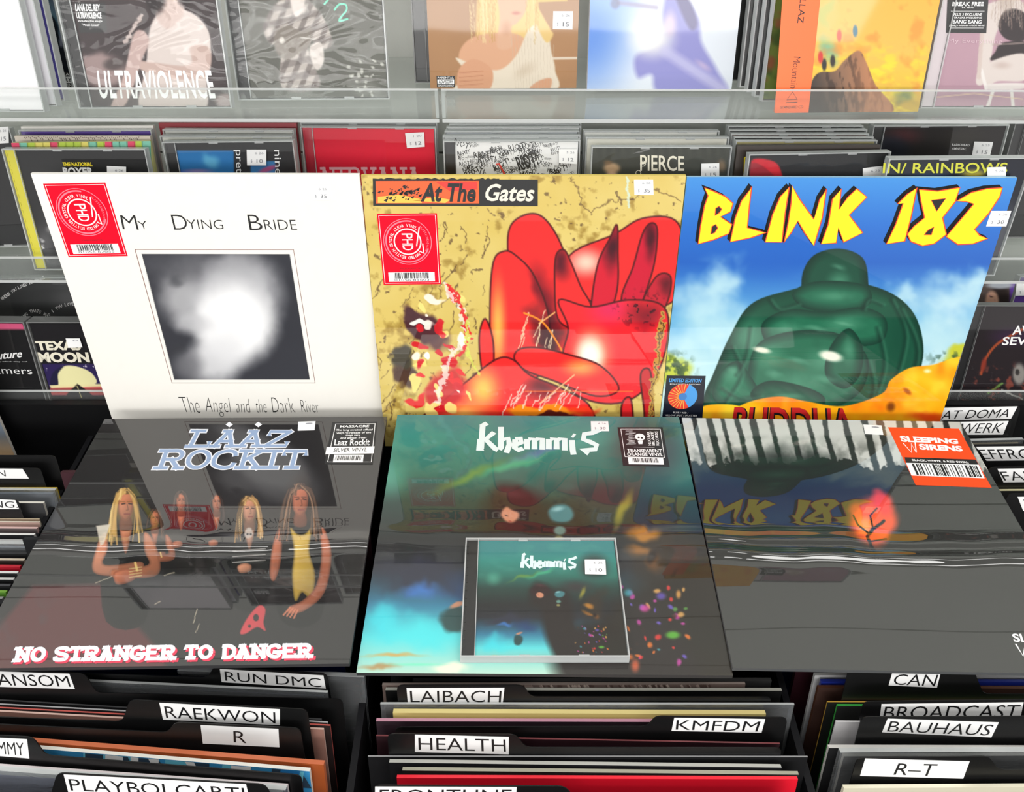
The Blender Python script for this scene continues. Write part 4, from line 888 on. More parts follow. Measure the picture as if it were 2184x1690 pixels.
cv.mix(np.clip(1-np.abs(cv.X-340)/120, 0, 1)*np.clip((cv.Y-140)/90, 0, 1)*.35, (236, 214, 208))
cv.img *= 0.88
def pr(s, F):
    z = -.002; s.text('ULTRAVIOLENCE', F.pts([(204, 150), (448, 150), (459, 211), (211, 211)]), WHITE, z, bold=.02, space=1.08)
    B = mat('black_print', (32, 32, 33), .5); s.face(F.pts([(157, 5), (222, 6), (226, 69), (168, 70)]), B, z); z += .0002
    for t_, q in (('LANA DEL REY', [(158, 8), (211, 9), (212, 24), (159, 24)]), ('ULTRAVIOLENCE', [(160, 26), (214, 26), (215, 40), (162, 40)]), ('Includes the single', [(164, 42), (216, 43), (217, 48), (165, 48)]), ('"West Coast"', [(172, 50), (210, 51), (211, 56), (173, 56)])):
        s.text(t_, F.pts(q), WHITE, z, bold=.04 if t_.isupper() else .015, res=2)
disc(F, w, 'disc case with a rose-tinted portrait in a pale shirt and tall white lettering', cv.img, group=T1, wrap=True, printer=pr)
# grey plaid shirt with a guitar
F = fbottom((508, 214), (831, 212), Z1, 15, CH); w = F.w; cv = pk(F, w, (92, 92, 86), 150)
cv.mix(cv.noise(60, 4)*.5, (112, 112, 104)); cv.blob(780, 190, 40, 26, (126, 126, 120), .8, .7)
P_ = [(560, 60), (585, 10), (620, -6), (655, 0), (690, 40), (708, 92), (686, 104), (655, 80), (660, 120), (680, 186), (600, 188), (600, 90), (578, 95)]
d = cv.smooth(P_, (186, 178, 172), soft=3); m = np.clip(.5-d/2, 0, 1)
cv.mix(m*np.clip(np.sin(cv.X/4.2+cv.Y*.1)*3, 0, 1)*.55, (92, 84, 82)); cv.mix(m*np.clip(np.sin(cv.Y/5+cv.X*.05)*3, 0, 1)*.5, (96, 88, 86))
cv.smooth([(620, -10), (648, -10), (644, 24), (630, 36), (622, 20)], (216, 206, 200), soft=3)
cv.smooth([(585, 70), (610, 54), (640, 66), (664, 60), (660, 96), (640, 110), (612, 128), (588, 110)], (132, 124, 116), soft=2); cv.blob(600, 86, 7, 9, (214, 208, 200), .9, .4); cv.line([(640, 80), (672, 84)], 3, (200, 196, 190)); cv.smooth([(660, 100), (684, 92), (690, 130), (676, 150), (664, 132)], (206, 198, 192), soft=3)
rq = random.Random(6)
for k in range(26): x, y = rq.gauss(782, 18), rq.uniform(120, 210); cv.blob(x, y, rq.uniform(3, 9), rq.uniform(2, 5), (206, 206, 198), .8, .5, rq.uniform(0, 180))
def pr(s, F):
    g = mat('mint_marker', (100, 206, 176), .4); s.stroke(F.pts(spline([(712, 22), (722, 10), (736, 10), (738, 22), (722, 44), (742, 40)])), .0016, g, -.002); s.stroke(F.pts([(690, 10), (700, -2)]), .0016, g, -.002)
disc(F, w, 'disc case with a grey guitar player picture, marked with a mint green 2', cv.img, group=T1, wrap=True, printer=pr)
# black case behind, then the tan portrait
F = fbottom((884, 184), (1200, 182), Z1, 13, CH).shift(-.009, 0, -.002); F.w = .1425; disc(F, F.w, 'black disc case standing behind the tan portrait digipak', flat=(20, 20, 22), group=T1, rim=RIMD)
F = fbottom((918, 189), (1229, 188), Z1, 13, CH); w = F.w; cv = Canvas(F, 0, 0, w, CH, 150, base=(190, 140, 92)); cv.mix(cv.noise(90, 3)*.5, (172, 122, 78))
cv.line([(1080, 126), (1235, 124)], 5, (244, 230, 210), .9); cv.poly([(1130, -20), (1210, -20), (1210, 2), (1140, 5)], (232, 200, 110), 3)
BL_ = (246, 208, 128); SKN = (236, 178, 138)
cv.smooth([(1015, 80), (1022, -20), (1060, -40), (1140, -30), (1150, 30), (1172, 60), (1160, 84), (1120, 96), (1060, 108), (1020, 96)], BL_, soft=5)
cv.smooth([(985, 100), (1012, 78), (1060, 70), (1110, 76), (1130, 110), (1090, 150), (1010, 150), (980, 130)], SKN, soft=4)
cv.smooth([(1064, -20), (1118, -20), (1122, 20), (1104, 48), (1090, 60), (1092, 100), (1060, 100), (1066, 40)], (238, 186, 150), soft=4); cv.blob(1101, 28, 14, 6, (206, 120, 104), .8, .8); cv.blob(1080, 60, 16, 24, (206, 146, 106), .6, 1)
cv.smooth([(972, 124), (1000, 134), (1060, 150), (1100, 120), (1130, 60), (1165, 54), (1176, 110), (1184, 150), (1176, 196), (976, 196), (996, 160)], (246, 232, 210), soft=4)
cv.smooth([(978, 150), (1010, 126), (1050, 150), (1040, 196), (982, 196)], (230, 168, 128), soft=3); cv.smooth([(1130, 190), (1150, 172), (1176, 168), (1168, 196)], (230, 168, 128), soft=3)
cv.smooth([(1132, -10), (1150, 20), (1172, 60), (1180, 74), (1164, 90), (1140, 40)], BL_, soft=4)
for k in range(40):
    rq = random.Random(k); x0 = rq.uniform(1020, 1150); x0 = x0 if abs(x0-1092) > 30 else x0-60
    cv.line([(x0, rq.uniform(-30, 10)), (x0+rq.uniform(-4, 4), rq.uniform(60, 94))], 1.6, rq.choice([(206, 160, 84), (255, 232, 170), (222, 178, 100)]), .6, jit=6, seed=k)
for k in range(14): cv.line([(1090+k*7, 70+k*2), (1100+k*6, 188)], 1.2, (214, 196, 172), .5, jit=3, seed=k)
cv.blob(1120, 150, 40, 20, (214, 194, 168), .6, 1, -30)
for k in range(4): cv.line([(980, 156+k*9), (1030, 152+k*9)], 1.5, (190, 120, 86), .6)
cv.img *= 0.86
s = digi(F, w, '', cv, T1, edge=mat('tan_card_edge', (176, 130, 88), .5)); bars(s, F, [(931, 162), (970, 162), (970, 187), (932, 187)])
o = tag(s.build('cd_digipak', F), 'tan card disc sleeve with a blonde person in a cream cardigan', 'compact disc', T1); price(o, F, [(1180, 24), (1222, 24), (1221, 63), (1179, 62)], '15')
# sunlit blue sleeve, black case behind
F = fbottom((1276, 182), (1588, 178), Z1, 13, CH).shift(-.006, 0, -.002); F.w = .1425; disc(F, F.w, 'black disc case standing behind the sunlit pale blue sleeve', flat=(26, 26, 28), group=T1, rim=RIMD)
F = fbottom((1252, 194), (1560, 191), Z1, 13, CH); w = F.w; cv = Canvas(F, 0, 0, w, CH, 130, base=(232, 240, 250))
cv.blob(1250, 60, 150, 220, (96, 146, 230), .95, .9); cv.blob(1300, -10, 100, 60, (150, 186, 240), .8, 1)
cv.smooth([(1420, -10), (1450, -10), (1490, 40), (1496, 90), (1530, 150), (1545, 200), (1410, 200), (1390, 160), (1360, 165), (1355, 120), (1400, 90)], (150, 150, 214), soft=12); cv.smooth([(1440, -10), (1470, 0), (1488, 50), (1470, 60)], (108, 104, 150), soft=8); cv.line([(1320, 6), (1400, 16)], 10, (160, 150, 180), .7, 6); cv.blob(1312, 8, 14, 16, (120, 120, 150), .7, .6)
cv.blob(1390, 80, 70, 62, (255, 255, 248), 1, .9); cv.blob(1430, 50, 20, 40, (240, 214, 220), .7, .9); cv.line([(1420, 110), (1540, 190)], 22, (206, 204, 240), .7, 14); cv.blob(1500, 140, 30, 10, (236, 206, 226), .5, 1, 35)
cv.img *= 0.93
s = digi(F, w, '', cv, T1, edge=mat('pale_card_edge', (220, 220, 226), .5))
tag(s.build('cd_digipak', F), 'pale blue card disc sleeve with a hazy lilac figure in sun glare', 'compact disc', T1)
# pile of clear cases on edge
F = fbottom((1594, 218), (1900, 216), Z1, 14, CH)
for k in range(4):
    G = F.shift(.0105*k-.0315, .0045*k, -.0095+.003*k); lab = ('rear', 'third', 'second', 'front')[k]
    cvv = None; fl = (214, 214, 212)
    if k == 3:
        cvv = pk(G, F.w, (110, 130, 60), 60); cvv.mix(np.clip((cvv.noise(24, 3)-.5)*5, 0, 1), (70, 96, 46)); cvv.mix(np.clip((cvv.noise(30, 5)-.6)*6, 0, 1), (140, 90, 60)); cvv = cvv.img
    disc(G, F.w, f'{lab} clear case of the pile behind the orange-banded sleeve', cvv, flat=fl, group=T1, hinge=k != 3, tray=TRAYG)
# orange banded sunset sleeve
F = fbottom((1655, 241), (1958, 238), Z1, 15, CH); w = F.w; cv = Canvas(F, 0, 0, w, CH, 150, base=(250, 186, 70))
cv.grad([(-40, (255, 190, 80)), (110, (252, 196, 90)), (160, (250, 200, 70)), (240, (216, 180, 70))])
cv.blob(1770, 30, 46, 90, (190, 200, 110), .8, .9, 0, 30); cv.blob(1765, 110, 30, 40, (120, 190, 160), .8, .9, 0, 20); cv.mix(np.clip((cv.noise(34, 4, 4, 16)-.48)*5, 0, 1)*np.clip((cv.Y-80)/60, 0, 1), (255, 226, 60)); cv.blob(1925, 205, 40, 30, (110, 130, 90), .8, .9, 0, 30); cv.mix(np.clip((cv.noise(30, 6)-.58)*5, 0, 1)*.5, (236, 140, 60))
R_ = [(1722, 250), (1726, 190), (1745, 156), (1780, 152), (1800, 130), (1830, 108), (1846, 130), (1866, 180), (1900, 242)]
d = cv.smooth(R_, (150, 110, 84), soft=3); m = np.clip(.5-d/2, 0, 1); cv.mix(m*np.clip(1-(cv.X-1720+(cv.Y-200)*-.3)/90, 0, 1)*1.3, (66, 56, 50)); cv.mix(m*np.clip((cv.noise(7, 7, 3, 22)-.5)*6, 0, 1)*.7, (60, 44, 36)); cv.mix(m*np.clip((cv.X-1800)/60, 0, 1)*.6, (230, 150, 100))
for x, y, c in ((1758, 138, (40, 40, 46)), (1776, 130, (50, 44, 44)), (1790, 76, (220, 90, 70)), (1824, 66, (60, 120, 150)), (1750, 122, (220, 60, 60))): cv.blob(x, y, 7, 17, c, .95, .5)
cv.blob(1668, 170, 22, 80, (60, 110, 110), .8, .9)
cv.img *= 0.92
s = digi(F, w, '', cv, T1, edge=mat('salmon_card_edge', (240, 150, 120), .5)); OB = mat('orange_paper_band', (255, 110, 44), .35)
q = F.pts([(1670, -30), (1752, -30), (1724, 240), (1652, 241)]); s.face(q, OB, .0003)
z = .0004
s.text('Mountain', F.pts([(1707, 122), (1699, 189), (1685, 188), (1693, 121)]), INK, z, bold=-.012); s.text('GORILLAZ', F.pts([(1726, -60), (1713, 50), (1700, 49), (1713, -61)]), INK, z, bold=.0)
tri = F.pts([(1690, 196), (1700, 212), (1678, 213)]); s.stroke(tri, .0006, INK, z, closed=True); s.stroke(F.pts([(1676, 219), (1700, 218)]), .0006, INK, z); s.text('STANDARD CD', F.pts([(1665, 226), (1713, 225), (1712, 231), (1664, 232)]), INK, z, res=2)
o = tag(s.build('cd_digipak', F), 'sunset orange card disc sleeve with a rock peak and an orange paper band', 'compact disc', T1)
# mauve portrait case
F = fbottom((1963, 231), (2290, 232), Z1, 15, CH); w = F.w; cv = pk(F, w, (202, 164, 178), 140); cv.mix(cv.noise(70, 5)*.4, (190, 150, 168)); cv.blob(2080, 205, 140, 14, (176, 138, 156), .7, 1)
LG = (236, 224, 218); cv.smooth([(2098, 30), (2116, 6), (2180, 0), (2190, 60), (2150, 60), (2128, 70), (2106, 170), (2084, 176), (2096, 110)], LG, soft=3); cv.smooth([(2132, 56), (2150, 20), (2190, 30), (2190, 84), (2150, 84)], (66, 58, 60), soft=3); cv.smooth([(2126, 110), (2140, 92), (2190, 90), (2190, 124), (2118, 130)], (62, 54, 56), soft=3)
cv.smooth([(2092, 160), (2120, 130), (2190, 116), (2190, 170), (2130, 174), (2106, 190), (2100, 176)], LG, soft=3); cv.smooth([(2112, 180), (2184, 178), (2184, 190), (2112, 192)], (244, 236, 232), soft=3); cv.line([(2122, 190), (2108, 232)], 7, (244, 236, 232)); cv.line([(2160, 190), (2164, 232)], 7, (244, 236, 232)); cv.line([(2096, 150), (2106, 190)], 7, (250, 244, 240)); cv.blob(2150, 2, 24, 30, (214, 200, 190), .9, .6)
cv.line([(2100, 40), (2094, 110), (2090, 165)], 9, (226, 208, 200), .9); cv.line([(2120, 96), (2186, 92)], 3, (190, 170, 164), .7)
for k in range(16): cv.line([(2124+k*5, -30), (2118+k*6, 40+(k % 4)*8)], 2, ((206, 186, 172), (170, 146, 136))[k % 2], .7, jit=5, seed=k)
cv.blob(2140, 140, 30, 12, (206, 184, 176), .7, 1); cv.line([(2000, 208), (2080, 200), (2184, 212)], 2, (250, 220, 180), .8)
def pr(s, F):
    z = -.002; B = mat('black_print', (32, 32, 33), .5); s.face(F.pts([(2024, -20), (2112, -20), (2106, 71), (2020, 70)]), B, z); z += .0002
    for t_, q in (('BREAK FREE', [(2034, 4), (2101, 4), (2100, 13), (2033, 13)]), ('FT. ZEDD', [(2054, 15), (2080, 15), (2080, 18), (2054, 18)]), ('PLUS 3 EXCLUSIVE', [(2037, 28), (2097, 28), (2096, 34), (2036, 34)]), ('TRACKS INCLUDING', [(2037, 36), (2097, 36), (2096, 40), (2036, 40)]), ('BANG BANG', [(2035, 42), (2096, 43), (2095, 51), (2034, 50)]), ('JESSIE J + ARIANA + NICKI MINAJ', [(2026, 53), (2102, 53), (2101, 57), (2026, 57)])):
        s.text(t_, F.pts(q), WHITE, z, bold=.02, res=2)
    s.stroke(F.pts([(2030, 24), (2102, 24)]), .0003, WHITE, z); s.stroke(F.pts([(2028, 60), (2100, 60)]), .0003, WHITE, z)
    s.text('My Everything', F.pts([(2024, 82), (2140, 84), (2139, 96), (2024, 94)]), mat('pale_pink_ink', (232, 206, 216), .5), z, bold=-.02, res=2)
cv.img *= .9
disc(F, w, 'mauve disc case with a grey-toned person seated on a white stool', cv.img, group=T1, printer=pr, spine=mat('pale_spine', (206, 196, 200), .4), tray=TRAYG)

# ------------------------------------------------------------------ middle shelf: piles with only their tops above the records
T2 = 'compact discs on the middle shelf'; Z2 = ZF[2]+CH*math.cos(math.radians(13))+.0015
def top2(l, r, lean=13): return ftop(l, r, Z2, lean)
def pile(tops, labels, kinds, front=None):
    """cases behind a front one; kinds: colour of the cover, or a card sleeve"""
    fr = [top2(*q) for q in tops]+([top2(*front)] if front else [])
    def gapof(F, G): return min((G.to(a, b)-F.o).dot(F.n) for a in (0, G.w) for b in (0, CH))
    for k in range(len(fr)-2, -1, -1):
        g = gapof(fr[k], fr[k+1])
        need = .0106 if (front and k == len(fr)-2) else .0056
        if g < need:
            w_ = fr[k].w; d = need-g; fr[k] = fr[k].shift(-d, 0, -d*.24); fr[k].w = w_
    for k, ((l, r), lab, kd) in enumerate(zip(tops, labels, kinds)):
        F = fr[k]; t = .0098 if k == 0 else min(.0098, gapof(fr[k-1], F)-.0006)
        if isinstance(kd, tuple) and kd[0] == 'card':
            s = Sheet(); s.box(0, 0, F.w, CH, -min(t, .006), 0, mat('sleeve_%d_%d_%d' % kd[1], kd[1], .4)); 
            if len(kd) > 2: kd[2](s, F)
            tag(s.build('cd_digipak', F), lab, 'compact disc', T2)
        else: disc(F, F.w, lab, flat=kd, group=T2, hinge=False, rim=RIM, tray=TRAYG, t=t)
# far left, cut by the frame
F = top2((-280, 282), (20, 274)); cv = pk(F, F.w, (34, 34, 36), 40); o = disc(F, F.w, 'black disc case cut off by the left edge of the middle shelf', cv.img, group=T2); price(o, F, [(-14, 272), (18, 270), (19, 305), (-14, 307)], '15')
def scr(s, F):
    rq = random.Random(9); k_ = mat('brown_scribble', (96, 70, 60), .5)
    for k in range(60): x = .01+k*(F.w-.02)/60; s.stroke([(x, .001), (x+.001, .006*rq.random())], .0006, k_, .0001)
def cnf(s, F):
    rq = random.Random(4)
    for k in range(18):
        x = k*F.w/18; s.face([(x, 0), (x-.004, .03), (x+.004, .03), (x+.009, 0)], mat(*rq.choice([('lime_print', (190, 216, 70)), ('pink_print', (240, 70, 110)), ('mint_print', (130, 206, 180)), ('yellow_print', (240, 226, 110))])), .0001)
pile([((44, 270), (326, 268)), ((38, 278), (322, 277)), ((30, 290), (320, 291)), ((24, 305), (318, 301))],
     ['white-topped disc sleeve at the back of the leftmost middle pile', 'purple disc case second from the back of the leftmost middle pile', 'cream disc sleeve with a brown scribble in the leftmost middle pile', 'disc sleeve with lime and pink patches behind the yellow-spined case'],
     [('card', (240, 236, 230)), (92, 60, 160), ('card', (222, 210, 196), scr), ('card', (226, 220, 150), cnf)], ((2, 318), (309, 318)))
F = top2((2, 318), (309, 318)); w = F.w; cv = pk(F, w, (30, 30, 32), 130); cv.blob(95, 520, 40, 60, (90, 90, 92), .8, .9); cv.blob(105, 455, 30, 40, (60, 60, 62), .8, .9); cv.blob(112, 490, 22, 14, (190, 190, 190), .7, .8)
cv.mix(np.clip((cv.noise(14, 3)-.62)*9, 0, 1)*np.clip((cv.Y-495)/30, 0, 1), (226, 226, 226)); cv.blob(110, 560, 60, 18, (110, 110, 112), .7, .9)
def pr(s, F):
    s.text('THE NATIONAL', F.pts([(131, 347), (195, 347), (196, 356), (132, 356)]), mat('yellow_ink', (244, 220, 20), .4), -.002, bold=.04, res=2); s.text('BOXER', F.pts([(131, 358), (196, 358), (198, 376), (133, 376)]), WHITE, -.002, bold=.04)
o = disc(F, w, 'black disc case with a yellow spine strip, left end of the middle shelf', cv.img, group=T2, spine=mat('yellow_spine', (214, 204, 40), .4), printer=pr); price(o, F, [(228, 354), (269, 356), (269, 392), (229, 392)], '12')
pile([((338, 262), (632, 262)), ((346, 276), (626, 277)), ((340, 290), (622, 290))], ['dark red disc sleeve at the back, left of the bright red case', 'pale disc case between the dark red sleeve and the blue-pictured case', 'clear disc case just behind the blue-pictured case'], [('card', (150, 24, 40)), (206, 206, 200), (216, 216, 206)], ((345, 303), (625, 300)))
F = top2((345, 303), (625, 300)); w = F.w; cv = pk(F, w, (42, 42, 44), 120)
cv.poly([(340, 322), (497, 322), (500, 470), (340, 470)], (40, 120, 186), 3); cv.blob(445, 345, 30, 22, (110, 190, 226), .8, .8, 0, 14); cv.blob(380, 372, 40, 12, (60, 90, 190), .8, .8); cv.blob(420, 366, 50, 8, (180, 130, 180), .7, .9); cv.poly([(533, 345), (586, 345), (588, 460), (536, 460)], (60, 130, 190), 3); cv.blob(570, 362, 30, 8, (222, 80, 130), .8, .7, -20)
def pr(s, F):
    s.text('pretty', F.pts([(513, 321), (515, 392), (499, 392), (497, 321)]), WHITE, -.002); s.text('nine', F.pts([(598, 321), (600, 374), (586, 374), (584, 321)]), WHITE, -.002)
o = disc(F, w, 'black disc case with a blue picture panel and sideways white lettering', cv.img, group=T2, printer=pr, rim=RIM); price(o, F, [(526, 319), (568, 319), (568, 353), (527, 353)], '10')
pile([((640, 262), (932, 262))], ['clear disc case just behind the bright red case'], [(120, 120, 120)], ((640, 270), (929, 272)))
F = top2((640, 270), (929, 272)); w = F.w; cv = pk(F, w, (232, 22, 56), 40)
def pr(s, F): slab_text(s, 'NIRVANA', F.pts([(684, 358), (896, 358), (898, 402), (686, 402)]), .0026, mat('pink_slab_print', (250, 190, 200), .4), -.002, gap=.12)
o = disc(F, w, 'bright red disc case with pale serif lettering on the middle shelf', cv.img, group=T2, spine=mat('red_spine', (190, 20, 50), .4), printer=pr); price(o, F, [(864, 284), (904, 282), (906, 313), (868, 316)], '12', small='1 20')
pile([((958, 264), (1240, 262)), ((952, 271), (1240, 270)), ((948, 280), (1236, 279)), ((944, 290), (1238, 289))], [f'{k} case from the back in the pile behind the white case of scrawled words' for k in ('first clear', 'second clear', 'third clear', 'fourth clear')], [(226, 228, 230), (236, 236, 236), (200, 204, 210), (220, 222, 222)], ((945, 301), (1238, 299)))
F = top2((945, 301), (1238, 299)); w = F.w; cv = pk(F, w, (240, 240, 240), 40)
def pr(s, F):
    rq = random.Random(12)
    for k in range(105):
        x, y = rq.uniform(985, 1218), rq.uniform(306, 395); sc = rq.choice((3.4, 4, 5, 6, 9)); a = rq.uniform(-.7, .5); ca, sa = math.cos(a), math.sin(a); L_, h_ = sc*4.2, sc*1.5
        if 985 < x < 1220: s.text('RIOT!', F.pts([(x-ca*L_/2+sa*h_/2, y-sa*L_/2-ca*h_/2), (x+ca*L_/2+sa*h_/2, y+sa*L_/2-ca*h_/2), (x+ca*L_/2-sa*h_/2, y+sa*L_/2+ca*h_/2), (x-ca*L_/2-sa*h_/2, y-sa*L_/2+ca*h_/2)]), INK, -.0021+k*8e-7, bold=.005, res=1)
    s.text('RIOT!', F.pts([(1098, 336), (1140, 322), (1150, 352), (1108, 366)]), INK, -.0018, bold=.03); s.stroke(F.pts([(1058, 352), (1064, 350), (1076, 372)]), .002, mat('red_ink', (224, 70, 60), .4), -.0017)
o = disc(F, w, 'white disc case covered in scrawled black words on the middle shelf', cv.img, group=T2, printer=pr); price(o, F, [(1192, 318), (1231, 318), (1230, 350), (1192, 348)], '12', small='5 26')
pile([((1245, 279), (1535, 279)), ((1250, 293), (1556, 293))], ['clear disc case at the back, right of the white scrawled case', 'second clear disc case behind the wrapped green-grey case'], [(226, 226, 220), (220, 218, 206)], ((1262, 313), (1562, 313)))
F = top2((1262, 313), (1562, 313)); w = F.w; cv = pk(F, w, (52, 54, 46), 110, a0=.003); cv.mix(np.clip(np.sin(cv.X/3.2)*2, 0, 1)*.3*np.clip((345-cv.Y)/30, 0, 1), (100, 104, 92)); cv.blob(1308, 360, 24, 16, (196, 160, 120), .9, .6); cv.blob(1308, 380, 18, 20, (220, 180, 150), .9, .6); cv.blob(1300, 348, 14, 8, (120, 90, 60), .8, .8); cv.blob(1540, 355, 14, 20, (150, 120, 90), .7, .8)
def pr(s, F):
    cr = mat('cream_ink', (240, 234, 214), .4); s.text('PIERCE', F.pts([(1366, 331), (1460, 334), (1460, 366), (1366, 366)]), cr, -.002, bold=.01)
    s.ring(F.p(1372, 350), .0024, .003, cr, -.0019, k=20); s.ring(F.p(1362, 370), .0022, .0028, cr, -.0019, k=20)
o = disc(F, w, 'green-grey disc case in shrink wrap with cream curled lettering', cv.img, group=T2, wrap=True, printer=pr, hinge=False); price(o, F, [(1496, 349), (1534, 348), (1534, 382), (1495, 382)], '15')
pile([((1553, 269), (1842, 268)), ((1555, 277), (1850, 276)), ((1560, 285), (1854, 285)), ((1566, 292), (1864, 292)), ((1570, 300), (1872, 299))], [f'{k} case from the back in the dark pile right of the cream-lettered case' for k in ('first black', 'second black', 'third black', 'fourth black', 'fifth black')], [(26, 26, 28), (40, 42, 36), (120, 60, 44), (30, 30, 28), (180, 170, 120)], ((1573, 311), (1878, 309)))
def yl(s, F):
    y_ = mat('yellow_ink', (244, 220, 20), .4); s.stroke(F.pts([(1588, 336), (1700, 336)]), .0012, y_, .0002); s.stroke(F.pts([(1588, 336), (1586, 400)]), .0012, y_, .0002); s.text('F', F.pts([(1595, 346), (1606, 346), (1605, 372), (1594, 372)]), y_, .0002, bold=.02)
pile([((1573, 311), (1878, 309))], ['brown disc sleeve with a yellow outlined corner in the dark pile'], [('card', (60, 50, 44), yl)], ((1600, 333), (1908, 327)))
F = top2((1600, 333), (1908, 327), 11).shift(-.003, 0, -.001); F.w = w = .1425; cv = pk(F, w, (24, 24, 28), 90, a0=.003); cv.smooth([(1608, 344), (1650, 344), (1668, 362), (1670, 400), (1612, 400)], (206, 16, 40), soft=3); cv.smooth([(1608, 350), (1640, 362), (1670, 400), (1612, 400)], (150, 10, 34), soft=3)
o = disc(F, w, 'black disc case with a red curved patch, front of the dark pile', cv.img, group=T2, wrap=True, hinge=False); price(o, F, [(1840, 359), (1882, 354), (1882, 392), (1840, 392)], '12')
pile([((1864, 256), (2130, 256))], ['clear case at the back of the rightmost middle pile'], [(90, 90, 90)], ((1864, 268), (2154, 266)))
F = top2((1864, 268), (2154, 266)); w = F.w; cv = pk(F, w, (30, 24, 24), 80); cv.blob(1930, 290, 60, 30, (84, 30, 36), .7, .9); cv.blob(1900, 320, 60, 40, (20, 26, 44), .8, .6); cv.blob(2060, 300, 70, 40, (44, 40, 30), .6, .9)
def pr(s, F): s.text('RADIOHEAD', F.pts([(2033, 307), (2070, 308), (2070, 313), (2033, 312)]), WHITE, -.002, bold=.01, res=2); s.text('AMNESIAC', F.pts([(2033, 315), (2064, 316), (2063, 321), (2032, 320)]), WHITE, -.002, bold=.01, res=2)
o = disc(F, w, 'very dark disc case with two small white words, right of the middle shelf', cv.img, group=T2, printer=pr); price(o, F, [(2078, 302), (2118, 303), (2111, 334), (2073, 332)], '15', small='6 25')
F = top2((1896, 345), (2160, 343), 8).shift(0, 0, -.0028); F.w = .1425; w = F.w; cv = pk(F, w, (22, 26, 40), 80, a0=.002); cv.blob(2080, 372, 40, 14, (220, 200, 60), .7, .8); cv.blob(1990, 378, 60, 10, (50, 80, 130), .6, .9); cv.mix(np.clip((cv.Y-420)/60, 0, 1)*.8, (96, 98, 104)); cv.blob(2148, 542, 16, 17, (232, 60, 104), .95, .25); cv.blob(2148, 542, 8, 9, (96, 98, 104), 1, .3); cv.blob(2156, 512, 9, 9, (236, 206, 70), .9, .4); cv.blob(2150, 582, 20, 12, (176, 196, 206), .9, .4)  # lower part greyed: haze of the case plastic painted into the cover
def pr(s, F): s.text('IN/ RAINBOWS', F.pts([(1886, 349), (2152, 348), (2150, 371), (1884, 371)]), mat('lemon_lettering', (214, 214, 50), .4), -.0018, bold=.01)
o = disc(F, w, 'dark navy disc case with wide lemon lettering, right of the middle shelf', cv.img, group=T2, printer=pr, hinge=False); price(o, F, [(2106, 357), (2146, 356), (2144, 392), (2106, 392)], '15', small='5 26')
F = top2((2166, 262), (2440, 262)); disc(F, F.w, 'black disc case cut off by the right edge of the middle shelf', flat=(18, 18, 20), group=T2, rim=RIMD)
# ------------------------------------------------------------------ lowest shelf
T3 = 'discs and tapes on the lowest shelf'; Z3b = ZF[3]+.0005
F = ftop((-130, 594), (146, 592), ZF[3]+CH*math.cos(math.radians(13))+.0015, 13); w = F.w; cv = pk(F, w, (66, 67, 68), 60, a0=.003); cv.blob(150, 640, 60, 40, (110, 110, 112), .5, .9)
def pr(s, F):
    def along(t, pts):
        P = spline(pts, k=20); L_ = [0]
        for p, q in zip(P, P[1:]): L_.append(L_[-1]+math.dist(p, q))
        for i, ch in enumerate(t):
            if ch == ' ': continue
            d = L_[-1]*i/len(t); j = max(k for k in range(len(P)-1) if L_[k] <= d); u = (d-L_[j])/max(L_[j+1]-L_[j], 1e-6)
            x = P[j][0]*(1-u)+P[j+1][0]*u; y = P[j][1]*(1-u)+P[j+1][1]*u; a = math.atan2(P[j+1][1]-P[j][1], P[j+1][0]-P[j][0]); ca, sa = math.cos(a), math.sin(a); r, h = 2.4, 3.6
            if ch == 'I': r = .8
            s.text(ch, F.pts([(x-ca*r+sa*h, y-sa*r-ca*h), (x+ca*r+sa*h, y+sa*r-ca*h), (x+ca*r-sa*h, y+sa*r+ca*h), (x-ca*r-sa*h, y-sa*r+ca*h)]), WHITE, -.002, bold=.02, res=1)
    along('THE DAYS WHERE YOU LOVED ME WHERE', [(-30, 660), (0, 640), (40, 614), (95, 592)][::1]); along('MY THINKING THATS WHO I YOU LOVED', [(10, 700), (36, 686), (66, 665), (86, 668), (100, 674), (112, 664), (135, 652), (165, 650)])
disc(F, w, 'grey disc case with white words running in curves, lowest shelf at left', cv.img, group=T3, hinge=False, printer=pr)
s = Sheet(); F = ftop((138, 690), (210, 688), ZF[3]+.085, 13); s.box(0, 0, F.w, .08, -.01, 0, mat('red_tape_card', (206, 30, 44), .4)); tag(s.build('cassette_card', F), 'red card just showing behind the yellow-lettered tape', 'cassette card', T3)
TH = .109
def tape(F, w, label, canvas, printer=None, rim=RIMD):
    root = tag(empty('cassette_case', F), label, 'cassette', T3)
    s = Sheet(); s.box(.001, .001, w-.001, TH-.001, -.015, -.003, TRAY); s.build('shell', parent=root)
    s = Sheet(); s.art(.003, .003, w-.003, TH-.006, canvas, INKED, -.002)
    if printer: printer(s, F)
    s.build('inlay_card', parent=root)
    s = Sheet(); s.rect(0, 0, w, TH, LID, 0)
    for q in ((0, 0, w, .0013), (0, TH-.0013, w, TH), (0, .0013, .0013, TH-.0013), (w-.0013, .0013, w, TH-.0013)): s.box(*q, -.016, .0001, rim)
    s.build('lid', parent=root); return root
F = fbottom((-24, 866), (104, 868), Z3b, 12, TH); cv = Canvas(F, .003, .003, F.w-.003, TH-.006, 70, base=(22, 22, 24)); cv.mix(np.clip((706-cv.Y)/3, 0, 1), (214, 90, 130))
